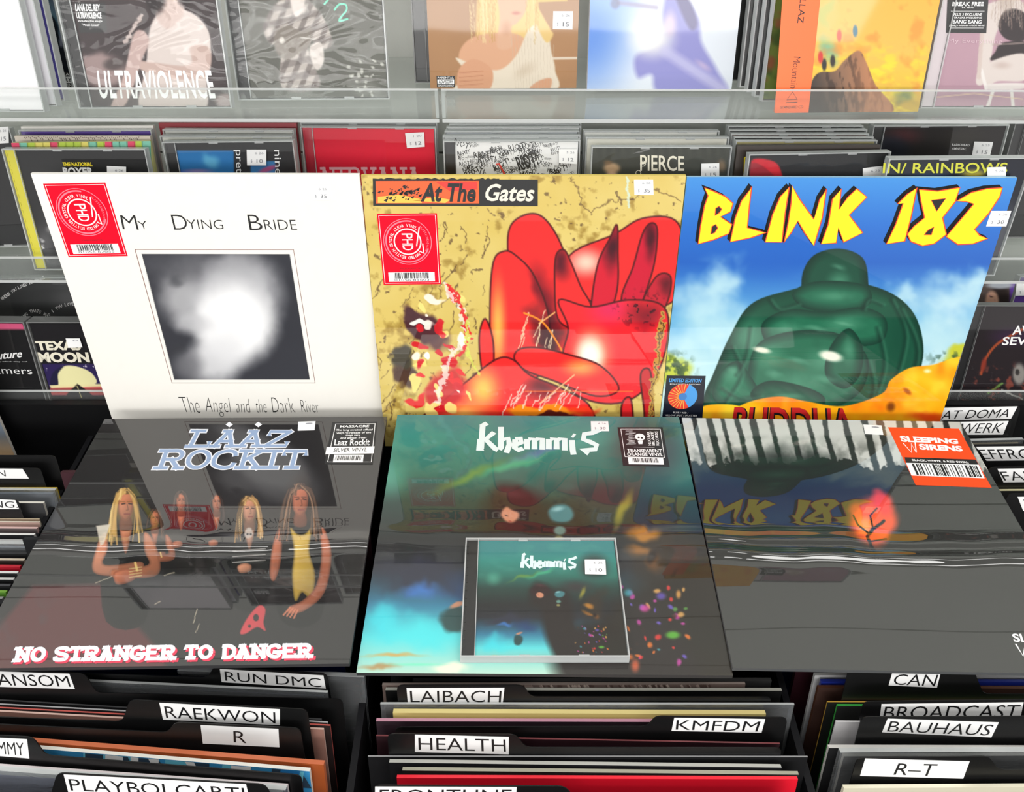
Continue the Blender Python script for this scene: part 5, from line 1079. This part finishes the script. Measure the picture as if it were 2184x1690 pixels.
def pr(s, F):
    s.text('dramers', F.pts([(-46, 782), (64, 786), (68, 800), (-42, 799)]), WHITE, -.0018, res=2); s.text('Tears and shadows', F.pts([(30, 857), (95, 857), (96, 862), (31, 862)]), PALEINK, -.0018, res=2)
    s.text('suture', F.pts([(-20, 756), (44, 750), (46, 764), (-18, 770)]), WHITE, -.0018, bold=.02, shear=.3, res=2); s.text('every which way out', F.pts([(-20, 772), (56, 772), (57, 775), (-19, 775)]), WHITE, -.0018, res=1)
tape(F, F.w, 'black cassette case with pale typed lettering, far left of the lowest shelf', cv.img, pr)
F = fbottom((110, 868), (238, 868), Z3b, 12, TH); cv = Canvas(F, .003, .003, F.w-.003, TH-.006, 90, base=(24, 22, 26)); cv.poly([(80, 778), (215, 778), (240, 845), (100, 845)], (44, 32, 84), 2); cv.mix(np.clip((cv.noise(5, 2, 2)-.74)*14, 0, 1)*np.clip(1-np.abs(cv.Y-785)/10, 0, 1), (230, 220, 240))
cv.smooth([(112, 820), (120, 795), (140, 782), (170, 786), (196, 800), (200, 822), (130, 824)], (238, 232, 176), soft=2); cv.smooth([(105, 822), (112, 796), (135, 782), (122, 800), (122, 824)], (30, 28, 60), soft=2); cv.poly([(104, 824), (240, 820), (240, 832), (108, 832)], (236, 226, 170), 2); cv.poly([(100, 830), (240, 826), (250, 845), (104, 845)], (200, 90, 90), 3); cv.smooth([(160, 824), (168, 824), (196, 850), (140, 850)], (34, 30, 34), soft=2); cv.line([(163, 826), (172, 850)], 1.5, (236, 220, 150))
def pr(s, F):
    c_ = mat('cream_ink', (240, 234, 214), .4); s.text('TEXAS', F.pts([(72, 729), (168, 729), (172, 749), (78, 749)]), c_, -.0018, bold=.05); s.text('MOON', F.pts([(76, 753), (186, 753), (191, 775), (82, 775)]), c_, -.0018, bold=.05)
o = tape(F, F.w, 'cassette case with cream lettering over a pale moon and road', cv.img, pr); price(o, F, [(140, 722), (170, 722), (176, 741), (146, 742)], '', small='$8')
# right end of the lowest shelf
F = ftop((1960, 606), (2166, 604), ZF[3]+CH*math.cos(math.radians(13))+.0015, 13); F = Frame(F.to(F.w-.139, 0), F.u, F.v); w = .139; cv = Canvas(F, .003, .002, w-.002, CH-.002, 90, base=(92, 80, 76)); cv.poly([(2150, 600), (2190, 600), (2184, 690), (2146, 690)], (96, 62, 150), 2)
cv.blob(2130, 640, 26, 46, (44, 36, 34), .95, .5); cv.blob(2113, 645, 17, 26, (206, 160, 136), 1, .4); cv.blob(2107, 657, 6, 7, (220, 130, 130), .9, .5); cv.blob(2112, 636, 4, 2, (60, 40, 36), .9, .5); cv.mix(np.clip((cv.noise(5, 4, 2)-.66)*9, 0, 1)*np.clip(1-np.hypot((cv.X-2113)/16, (cv.Y-640)/22), 0, 1), (96, 50, 110)); cv.blob(2130, 612, 40, 10, (190, 196, 206), .9, .6)
s = Sheet(); s.art(0, 0, w, CH, cv.img, GLOSSY, 0); s.box(0, 0, w, CH, -.007, 0, SLV_EDGE, skip='f'); tag(s.build('cd_digipak', F), 'disc sleeve with a dark-haired face and stickers beside purple, right of the sky blue record', 'compact disc', T3)
F = ftop((2176, 590), (2440, 588), ZF[3]+CH*math.cos(math.radians(13))+.0015, 13); o = disc(F, F.w, 'purple disc case at the right edge of the lowest shelf', flat=(96, 62, 150), group=T3, hinge=False); price(o, F, [(2168, 604), (2206, 603), (2206, 630), (2166, 631)], '12')
F = fbottom((2020, 860), (2320, 862), Z3b, 13, CH); w = F.w; cv = pk(F, w, (34, 26, 30), 110); cv.blob(2160, 720, 70, 30, (60, 34, 70), .7, .9)
cv.line(spline([(2094, 800), (2104, 768), (2130, 735), (2184, 704)]), 5, (180, 80, 40), .9, 2); cv.blob(2100, 780, 8, 22, (140, 50, 34), .9, .6, 10); cv.blob(2176, 800, 18, 30, (150, 146, 140), .9, .5); cv.blob(2172, 796, 6, 9, (40, 36, 36), .9, .5); cv.mix(np.clip((cv.noise(12, 5)-.6)*8, 0, 1)*np.clip((cv.Y-770)/30, 0, 1), (120, 60, 50)); cv.line([(2110, 840), (2140, 820)], 4, (110, 150, 70), .9, jit=6); cv.line([(2140, 835), (2184, 855)], 4, (190, 186, 180), .9, jit=6)
def pr(s, F): s.text('AVENGED', F.pts([(2164, 696), (2290, 696), (2288, 716), (2160, 716)]), WHITE, -.0018, bold=.02); s.text('SEVENFOLD', F.pts([(2142, 720), (2320, 720), (2316, 738), (2138, 738)]), WHITE, -.0018, bold=.02)
disc(F, w, 'dark painted disc case with white lettering, right end of the lowest shelf', cv.img, group=T3, printer=pr, rim=RIMD)

# ------------------------------------------------------------------ the small disc case lying on the teal record
F = F_teal.shift(.0); a, b = F.p(994, 1162), F.p(1322, 1162); c = F.p(988, 1433); d = F.p(1352, 1434)
u = Vector((b[0]-a[0], b[1]-a[1])); G = Frame(F.to(a[0], a[1], .0103), F.u*u.x+F.v*u.y, F.v)
w = .1425; cv = pk(G, w, (40, 44, 42), 200); storm(cv, Small())
def pr(s, F): teal_letters(s, F, .0029, -.002, lambda x, y: (750+(950+(x-705)*.4565)/2.631, 880+(785+(y-60)*.5135)/2.631))
o = disc(G, w, 'clear disc case with a teal storm picture, lying on the teal painted record', cv.img, group=None, printer=pr, rim=RIM)
price(o, G, [(1247, 1194), (1291, 1194), (1293, 1226), (1248, 1225)], '10')
# ------------------------------------------------------------------ the black bin under the records
BZ0, BZ1 = .50, .905
XD = (-.8560, -.5005, -.1285, .2500, .6060)
Fb = Frame(Vector((0, 0, 0)), (1, 0, 0), (0, 0, -1)); Fb.v = Vector((0, 0, -1))
rbin = tag(empty('record_bin', Fb), 'long black bin that holds the upright records and tabbed dividers', 'record bin')
def wbox(name, x0, y0, z0, x1, y1, z1, m, parent):
    s = Sheet(); s.box(x0, -z1, x1, -z0, -y1, -y0, m); return s.build(name, parent=parent)
wbox('back_panel', -1.2, .726, BZ0, 1.2, .7335, .922, BINM, rbin); wbox('front_panel', -1.2, .175, BZ0, 1.2, .185, .90, BINM, rbin); wbox('bottom_panel', -1.2, .175, BZ0-.01, 1.2, .7335, BZ0, BINM, rbin)
wbox('plinth', -1.2, .2, 0, 1.2, .7335, BZ0-.01, BINM, rbin)
for x in XD: wbox('partition', x-.003, .185, BZ0, x+.003, .726, .872, mat('dark_partition', (14, 14, 18), .6, .2), rbin)
LEAN = 14
def quadbox(sh, F, quad, m, z): P = F.pts(quad); sh.slab([P[0], P[3], P[2], P[1]], z, z+.0002, m)
def rounded(P, r=.005, k=4):
    out = []; n = len(P)
    for i in range(n):
        p = Vector(P[i]); a = Vector(P[i-1])-p; b = Vector(P[(i+1) % n])-p; rr = min(r, a.length*.4, b.length*.4); s_, e_ = p+a.normalized()*rr, p+b.normalized()*rr
        for j in range(k+1):
            t = j/k; out.append(tuple(s_*(1-t)**2+p*2*t*(1-t)+e_*t*t))
    return out
PREV = [None]
def in_front(F, w, t, drop):
    """seat a card in front of the one behind it: thin it, then slide it forward, until they no longer touch"""
    if PREV[0]:
        G, gw, gd = PREV[0]
        d = min([(F.to(a, b)-G.o).dot(G.n) for a in (max(0, G_a(F, G)), min(w, G_a(F, G)+gw)) for b in (0, min(drop, gd))])
        t = max(.0014, min(t, d-.0006))
        if d < t+.0006:
            F = F.shift(t+.0006-d)
    PREV[0] = (F, w, drop)
    return F, t
def G_a(F, G): return (G.o-F.o).dot(F.u)
def fresh(): PREV[0] = None
TABS = 'black tabbed dividers in the bin'
def divider(l, r, tab, quad, text, tq, label, z=.903, drop=.28, lean=LEAN, bold=-.004, left_drop=0, seed=0):
    F = ftop(l, r, z, lean); w = F.w; F, _t = in_front(F, w, .0009, drop); tp = F.pts(tab); S_ = Sheet()
    T0, T1, T2_, T3_ = tp
    pts = [(0, drop), (0, .0)] if T0[0] > .012 else [(min(0, T0[0]), drop)]
    if T0[0] > .012: pts += [(T0[0]-.003, 0)]
    pts += [T1, T2_]
    if T3_[0] < w-.012: pts += [(T3_[0]+.003, 0), (w, 0), (w, drop)]
    else: pts += [(max(w, T3_[0]), drop)]
    P = rounded(pts, .006); S_.slab(list(reversed(P)), -.0009, 0, CARD)
    o = tag(S_.build('record_divider', F), label, 'divider', TABS)
    if quad:
        s = Sheet(); quadbox(s, F, quad, WHITE, .0001)
        if text: s.text(text, F.pts(tq), INK, .00042, bold=bold)
        s.build('name_label', parent=o)
    return o
RECS = 'records standing in the bin'
def record(l, r, label, top, front=None, z=.895, t=.0034, drop=.29, lean=LEAN, clear=False, deco=None):
    F = ftop(l, r, z, lean); w = F.w; s = Sheet(); F, t = in_front(F, w, t+(.0012 if clear else 0), drop); t -= .0012 if clear else 0; t = max(t, .001)
    mt = mat('spine_%d_%d_%d' % tuple(top), top, .45); mf = mat('cover_%d_%d_%d' % tuple(front or top), front or top, .45, .35)
    s.box(0, 0, w, drop, -t, 0, mt, skip='f'); s.box(0, 0, w, drop, -.0002, 0, mf, skip='btdlr')
    if deco: deco(s, F)
    o = tag(s.build('record_sleeve', F), label, 'vinyl record', RECS)
    if clear:
        c = Sheet(); c.box(-.004, -.005, w+.004, drop, .0002, .0004, SLEEVE); c.box(-.004, -.005, w+.004, drop, -t-.0006, -t-.0004, SLEEVE)
        c.box(-.004, -.0054, w+.004, -.005, -t-.0006, .0004, RIM); c.build('outer_sleeve', parent=o)
    return o
fresh()
# ---- left front compartment
record((390, 1440), (768, 1453), 'black record in a beige-edged clear sleeve, at the right edge of the near-left compartment', (40, 40, 42), (26, 26, 28), z=.897, clear=True)
divider((-160, 1424), (722, 1456), [(452, 1452), (456, 1422), (698, 1438), (704, 1462)], [(469, 1427), (690, 1441), (695, 1469), (473, 1455)], 'RUN DMC', [(479, 1432), (684, 1447), (686, 1466), (481, 1452)], 'black divider with two-word white label, directly below the flat band-photo record')
record((-150, 1446), (690, 1486), 'record in a loose clear sleeve between the two rearmost near-left dividers', (70, 74, 82), (40, 43, 50), clear=True)
divider((-180, 1468), (730, 1492), [(-170, 1468), (-160, 1424), (180, 1436), (198, 1480)], [(-40, 1431), (148, 1437), (160, 1470), (-36, 1464)], 'RANSOM', [(-32, 1436), (144, 1441), (152, 1465), (-26, 1461)], 'black divider with its tab at the left frame edge under the band-photo record')
def redseg(s, F): s.box(*F.p(178, 1524), *[F.p(272, 1524)[0], .03], .0001, .0004, mat('salmon_cover', (214, 90, 84), .4)) if False else None
record((-150, 1472), (690, 1522), 'dark glossy record behind the tab nearest the middle of the near-left compartment', (60, 60, 62), (16, 16, 18))
record((-150, 1484), (702, 1531), 'silver-grey edged record, second of the loose group in the near-left compartment', (176, 176, 178), (30, 30, 32))
record((-150, 1497), (706, 1543), 'salmon red edged record in the loose group of the near-left compartment', (206, 96, 88), (40, 30, 30))
record((-150, 1510), (690, 1557), 'pale pink record in front of the salmon edged one in the near-left compartment', (226, 190, 178), (160, 118, 106))
divider((-160, 1524), (670, 1556), [(270, 1550), (277, 1493), (655, 1514), (668, 1556)], [(340, 1499), (597, 1513), (597, 1547), (348, 1535)], 'RAEKWON', [(350, 1506), (587, 1519), (588, 1543), (355, 1531)], 'black divider with a wide label, just behind the single letter R divider')
divider((-160, 1538), (656, 1578), [(366, 1570), (373, 1541), (640, 1554), (655, 1580)], [(428, 1547), (594, 1555), (596, 1594), (433, 1586)], 'R', [(498, 1559), (525, 1560), (526, 1585), (499, 1583)], 'black divider labelled with the single letter R')
record((-150, 1566), (690, 1632), 'rust orange record with its edge running under the single letter divider', (206, 112, 74), (170, 84, 40), t=.0045)
def blu(s, F):
    rq = random.Random(8)
    for k in range(30): x = .11+rq.random()*.2; s.face([(x, .0005), (x-.004, .02), (x+.012, .02), (x+.014*rq.random()+.004, .0005)], mat(*rq.choice([('cobalt_print', (40, 130, 200)), ('aqua_print', (110, 200, 226)), ('white_print', (240, 240, 240)), ('slate_print', (50, 70, 90))])), .0001+k*1e-5)
record((-150, 1578), (660, 1646), 'white and blue patterned record in front of the rust orange one', (236, 234, 226), (60, 150, 206), deco=blu)
divider((-160, 1592), (642, 1654), [(-150, 1592), (-146, 1562), (70, 1573), (88, 1606)], [(-60, 1571), (58, 1577), (63, 1618), (-56, 1608)], 'MOMMY', [(-50, 1579), (50, 1584), (53, 1612), (-46, 1604)], 'black divider in front of the blue patterned record, tab at the left edge')
record((-160, 1626), (612, 1680), 'pale lilac record in the front rows of the near-left compartment', (230, 220, 222), (196, 196, 214)); record((-160, 1642), (600, 1694), 'cream record just behind the frontmost near-left divider', (226, 222, 214), (200, 200, 216), clear=True)
divider((-150, 1692), (640, 1728), [(112, 1700), (122, 1649), (566, 1674), (584, 1730)], [(136, 1652), (525, 1673), (533, 1708), (146, 1690)], 'PLAYBOI CARTI', [(146, 1661), (520, 1680), (524, 1705), (152, 1686)], 'frontmost black divider of the near-left compartment, label cut by the frame')
fresh()
# ---- middle compartment
record((880, 1453), (1646, 1452), 'record in a clear wrap at the back of the near-middle compartment', (70, 70, 70), (40, 40, 40), clear=False)
def mott(s, F):
    rq = random.Random(5)
    for k in range(70): x = .12+rq.random()*.17; s.stroke([(x, .0004), (x+.006, .01+.006*rq.random())], .002, mat(*rq.choice([('taupe_print', (150, 132, 124)), ('umber_print', (84, 66, 60)), ('ash_print', (176, 160, 150))])), .0001)
record((815, 1462), (1590, 1460), 'mottled grey-brown record behind the rearmost divider of the near-middle compartment', (176, 160, 152), (110, 94, 88), deco=mott)
record((822, 1473), (1668, 1474), 'silver edged record touching the rearmost divider of the near-middle compartment', (196, 196, 186), (18, 18, 18))
divider((842, 1486), (1646, 1487), [(842, 1488), (846, 1462), (1116, 1462), (1124, 1487)], [(867, 1468), (1076, 1467), (1072, 1502), (870, 1502)], 'LAIBACH', [(874, 1473), (1070, 1473), (1068, 1498), (876, 1498)], 'rearmost black divider of the near-middle compartment, tab on the left')
record((822, 1511), (1682, 1512), 'dark record in a clear sleeve behind the pale yellow one', (60, 60, 62), (22, 22, 24), z=.893, clear=True)
record((838, 1521), (1634, 1524), 'pale yellow record in the near-middle compartment', (240, 222, 150), (226, 206, 130), t=.0045)
record((802, 1539), (1560, 1541), 'mauve pink edged record in front of the pale yellow one', (206, 150, 170), (50, 36, 44))
divider((842, 1552), (1686, 1549), [(1388, 1550), (1398, 1528), (1680, 1531), (1686, 1552)], [(1438, 1531), (1632, 1534), (1624, 1563), (1432, 1559)], 'KMFDM', [(1443, 1536), (1622, 1539), (1615, 1560), (1441, 1556)], 'black divider with the only right-hand tab in the near-middle compartment')
record((803, 1566), (1662, 1583), 'dark crimson edged record between two dividers in the near-middle compartment', (120, 60, 64), (44, 22, 28))
divider((820, 1595), (1668, 1596), [(820, 1597), (826, 1566), (1100, 1567), (1113, 1595)], [(885, 1567), (1085, 1572), (1085, 1609), (885, 1604)], 'HEALTH', [(892, 1573), (1078, 1577), (1079, 1603), (893, 1599)], 'black divider with a left tab, between the mauve edged and the wide black record')
record((785, 1612), (1722, 1613), 'wide black record sticking out at both sides in the near-middle compartment', (150, 150, 152), (24, 24, 26)); record((830, 1627), (1667, 1638), 'silver edged black record behind the bright red one', (190, 190, 184), (30, 30, 34)); record((858, 1644), (1704, 1653), 'black record with a worn edge just behind the bright red one', (170, 168, 150), (36, 36, 36))
record((846, 1660), (1702, 1663), 'bright red record at the front of the near-middle compartment', (250, 40, 60), (240, 24, 48), t=.0045)
divider((794, 1702), (1690, 1704), [(794, 1702), (797, 1676), (1205, 1678), (1218, 1703)], [(800, 1678), (1102, 1679), (1100, 1714), (800, 1714)], 'FRONTLINE', [(810, 1684), (1092, 1684), (1090, 1710), (810, 1710)], 'frontmost black divider of the near-middle compartment, label cut by the frame')
fresh()
# ---- right front compartment
record((1738, 1441), (2330, 1441), 'white edged record at the back of the near-right compartment', (226, 226, 224), (200, 200, 200)); record((1752, 1455), (2330, 1456), 'blue record second from the back of the near-right compartment', (40, 60, 170), (24, 40, 130)); record((1745, 1468), (2330, 1470), 'brown record with a mustard edge in the near-right compartment', (90, 56, 40), (60, 40, 34))
divider((1806, 1480), (2360, 1482), [(1806, 1480), (1810, 1428), (2078, 1432), (2090, 1482)], [(1903, 1434), (2006, 1435), (1998, 1467), (1895, 1462)], 'CAN', [(1910, 1438), (2001, 1439), (1993, 1464), (1903, 1460)], 'rearmost near-right black divider, short label partly under the tree record')
record((1762, 1492), (2360, 1494), 'gold edged black record in the near-right compartment', (190, 150, 60), (24, 24, 24)); record((1786, 1506), (2360, 1508), 'green edged record in the near-right compartment', (60, 170, 70), (40, 40, 40))
divider((1838, 1530), (2400, 1532), [(1838, 1530), (1842, 1497), (2200, 1493), (2212, 1532)], [(1880, 1502), (2183, 1498), (2176, 1531), (1876, 1532)], 'BROADCAST', [(1888, 1507), (2177, 1503), (2168, 1531), (1882, 1533)], 'near-right black divider with its label half hidden by the next one')
record((1783, 1540), (2380, 1546), 'pale grey record beside the slanting labels of the near-right compartment', (226, 224, 226), (190, 188, 190), z=.90)
divider((1832, 1562), (2400, 1562), [(1832, 1562), (1838, 1530), (2300, 1528), (2312, 1562)], [(1893, 1533), (2130, 1541), (2114, 1573), (1881, 1562)], 'BAUHAUS', [(1899, 1538), (2121, 1546), (2107, 1569), (1891, 1560)], 'black divider with a fully readable tilted label in the near-right compartment')
record((1768, 1596), (2380, 1598), 'white edged record in front of the tilted label in the near-right compartment', (206, 204, 200), (26, 26, 28)); record((1800, 1614), (2380, 1612), 'record in a loose clear sleeve behind the two-letter divider', (226, 216, 200), (34, 35, 38), clear=True)
divider((1812, 1644), (2380, 1642), [(1812, 1644), (1828, 1618), (2110, 1614), (2122, 1642)], [(1845, 1618), (2068, 1624), (2054, 1661), (1834, 1655)], 'R–T', [(1916, 1628), (2000, 1630), (1990, 1655), (1905, 1652)], 'black divider labelled with two letters and a dash')
record((1800, 1682), (2380, 1678), 'cream record at the front of the near-right compartment', (236, 230, 206), (220, 214, 190))
fresh()
# ---- far right: tabs rising behind the wood-print record
def far_tab(l, r, quad, text, tq, label, z=.93, clip=.058, w0=.2):
    F = ftop(l, r, z, LEAN); w = F.w; F, _t = in_front(F, w, .0009, .27); S_ = Sheet()
    P = rounded([(-w0, .27), (-w0, clip), (-.004, clip), (0, 0), (w, 0), (w+.004, .27)], .006); S_.slab(list(reversed(P)), -.0009, 0, CARD)
    o = tag(S_.build('record_divider', F), label, 'divider', TABS); s = Sheet()
    if quad:
        quadbox(s, F, quad, WHITE, .0001)
        if text: s.text(text, F.pts(tq), INK, .00042, bold=-.004)
        s.build('name_label', parent=o)
far_tab((2002, 868), (2178, 866), [(2012, 870), (2170, 867), (2156, 893), (2003, 898)], 'AT DOMA', [(2014, 876), (2160, 872), (2149, 890), (2005, 895)], 'rearmost black tab right of the sky blue record', w0=.06)
far_tab((2004, 898), (2160, 896), [(1990, 901), (2151, 898), (2139, 927), (1984, 928)], 'FTWERK', [(2018, 904), (2144, 902), (2132, 923), (2010, 924)], 'second black tab right of the sky blue record, partly covered by the tree record', w0=.06)
record((2010, 950), (2174, 946), 'record in a clear sleeve between the tabs right of the sky blue record', (226, 200, 150), (40, 40, 42), z=.905, clear=True)
far_tab((2066, 949), (2300, 947), [(2081, 953), (2300, 951), (2300, 981), (2104, 983)], 'EFFRON', [(2084, 959), (2230, 957), (2232, 978), (2098, 979)], 'third black tab right of the tree record, label cut by the frame', w0=.2)
far_tab((2110, 997), (2320, 995), [(2127, 1000), (2320, 998), (2330, 1027), (2140, 1029)], 'FALL OF', [(2130, 1006), (2290, 1004), (2296, 1024), (2142, 1025)], 'fourth black tab right of the tree record, label cut by the frame', w0=.2)
record((2040, 1048), (2330, 1046), 'cream edged record between tabs at the right frame edge', (230, 224, 180), (40, 40, 40), z=.905)
far_tab((2150, 1054), (2360, 1052), [(2170, 1060), (2360, 1058), (2360, 1088), (2182, 1090)], 'LAMB', [(2182, 1065), (2300, 1064), (2310, 1084), (2190, 1085)], 'fifth black tab right of the tree record, only its label corner showing', w0=.18)
fresh()
# ---- far left compartment
Fl = at_y(33, 976, .703); u = Vector((1, 0, 0)); v = lean_v(u, 6); F = Frame(Fl-u*LP-v*LP, u, v)
cv = Canvas(F, 0, 0, LP, LP, 60, base=(112, 122, 134)); cv.mix(np.clip((cv.Y-925)/40, 0, 1), (190, 160, 124))
sh = sleeve(F, LP, LP, .004, GLOSSY, cv, None, None); tag(sh.build('vinyl_record', F), 'grey-blue record sleeve standing at the far left, only a corner showing', 'vinyl record', GRP)
fresh()
divider((-200, 990), (132, 990), [(-190, 990), (-180, 971), (118, 972), (131, 990)], None, '', None, 'plain black divider at the back of the far-left compartment', z=.905)
divider((-200, 1018), (106, 1020), [(-190, 1018), (-180, 996), (86, 999), (105, 1022)], [(-90, 999), (48, 1000), (62, 1021), (-86, 1020)], 'OPEN', [(-60, 1003), (11, 1003), (13, 1016), (-56, 1016)], 'black divider at the far left whose label ends with the letter N', z=.900)
Zl = .878
LL = [((-200, 1036), (126, 1036), 'yellow record behind the upper label of the far-left compartment', (236, 200, 40), (220, 184, 30), 0), ((-200, 1052), (112, 1054), 'record in a crinkled clear sleeve in the far-left compartment', (200, 206, 212), (120, 124, 130), 1), ((-200, 1072), (92, 1074), 'white record behind the lower label of the far-left compartment', (236, 232, 222), (60, 60, 62), 0)]
for l, r, lab, t_, f_, c_ in LL: record(l, r, lab, t_, f_, z=Zl+.01, clear=bool(c_))
divider((-200, 1088), (52, 1090), [(-190, 1088), (-180, 1058), (38, 1066), (51, 1092)], [(-70, 1062), (33, 1067), (41, 1086), (-66, 1086)], 'LONG.', [(-60, 1067), (38, 1070), (39, 1083), (-56, 1083)], 'black divider at the far left whose label ends with the letter G', z=.888)
rows = [(90, 'tan', (206, 190, 160), (120, 100, 80)), (84, 'ivory', (238, 230, 214), (180, 150, 140)), (78, 'rose edged', (226, 190, 186), (90, 80, 80)), (72, 'white edged', (240, 240, 238), (40, 40, 42)), (70, 'grey edged', (190, 190, 190), (30, 30, 32)), (64, 'clear wrapped white', (226, 226, 226), (70, 70, 74)), (56, 'plain black', (50, 50, 52), (24, 24, 26)), (50, 'beige edged', (214, 200, 180), (50, 40, 36)), (42, 'crimson', (200, 30, 50), (170, 20, 40)), (36, 'pearl edged', (232, 232, 230), (40, 40, 42)), (28, 'chalk edged', (214, 214, 212), (24, 24, 26)), (20, 'charcoal', (70, 70, 74), (30, 30, 34)), (12, 'leaf green', (120, 170, 60), (90, 140, 50)), (4, 'smoke grey', (150, 150, 150), (50, 50, 52))]
for k, (x, nm, t_, f_) in enumerate(rows):
    y = 1101+k*13.6; record((-260, y-3), (x, y), f'{nm} record in the row below the lower label of the far-left compartment', t_, f_, z=Zl, clear=nm.startswith('clear'))
# ---- records that carry the flat ones, seen only in the dark gaps
for i, (x0, x1) in enumerate(((-.47, -.15), (-.108, .21), (.268, .43))):
    for j, (y, nm) in enumerate(((.43, 'near'), (.52, 'middle'), (.61, 'far'))):
        if i == 2 and j == 2: continue
        s = Sheet(); F = Frame(Vector((x0, y, .9285 if True else 0)), (1, 0, 0), lean_v(Vector((1, 0, 0)), LEAN)); mk = mat(*(('navy_sleeve', (24, 34, 90)), ('black_sleeve', (24, 24, 26)), ('plum_sleeve', (60, 24, 34)))[(i+j) % 3], .4)
        s.box(0, 0, x1-x0, .30, -.005, 0, mk); tag(s.build('record_sleeve', F), f'{("navy", "black", "plum")[(i+j) % 3]} record in the dark under the {("band-photo", "teal painted", "tree")[i]} record, {nm} one', 'vinyl record', RECS)
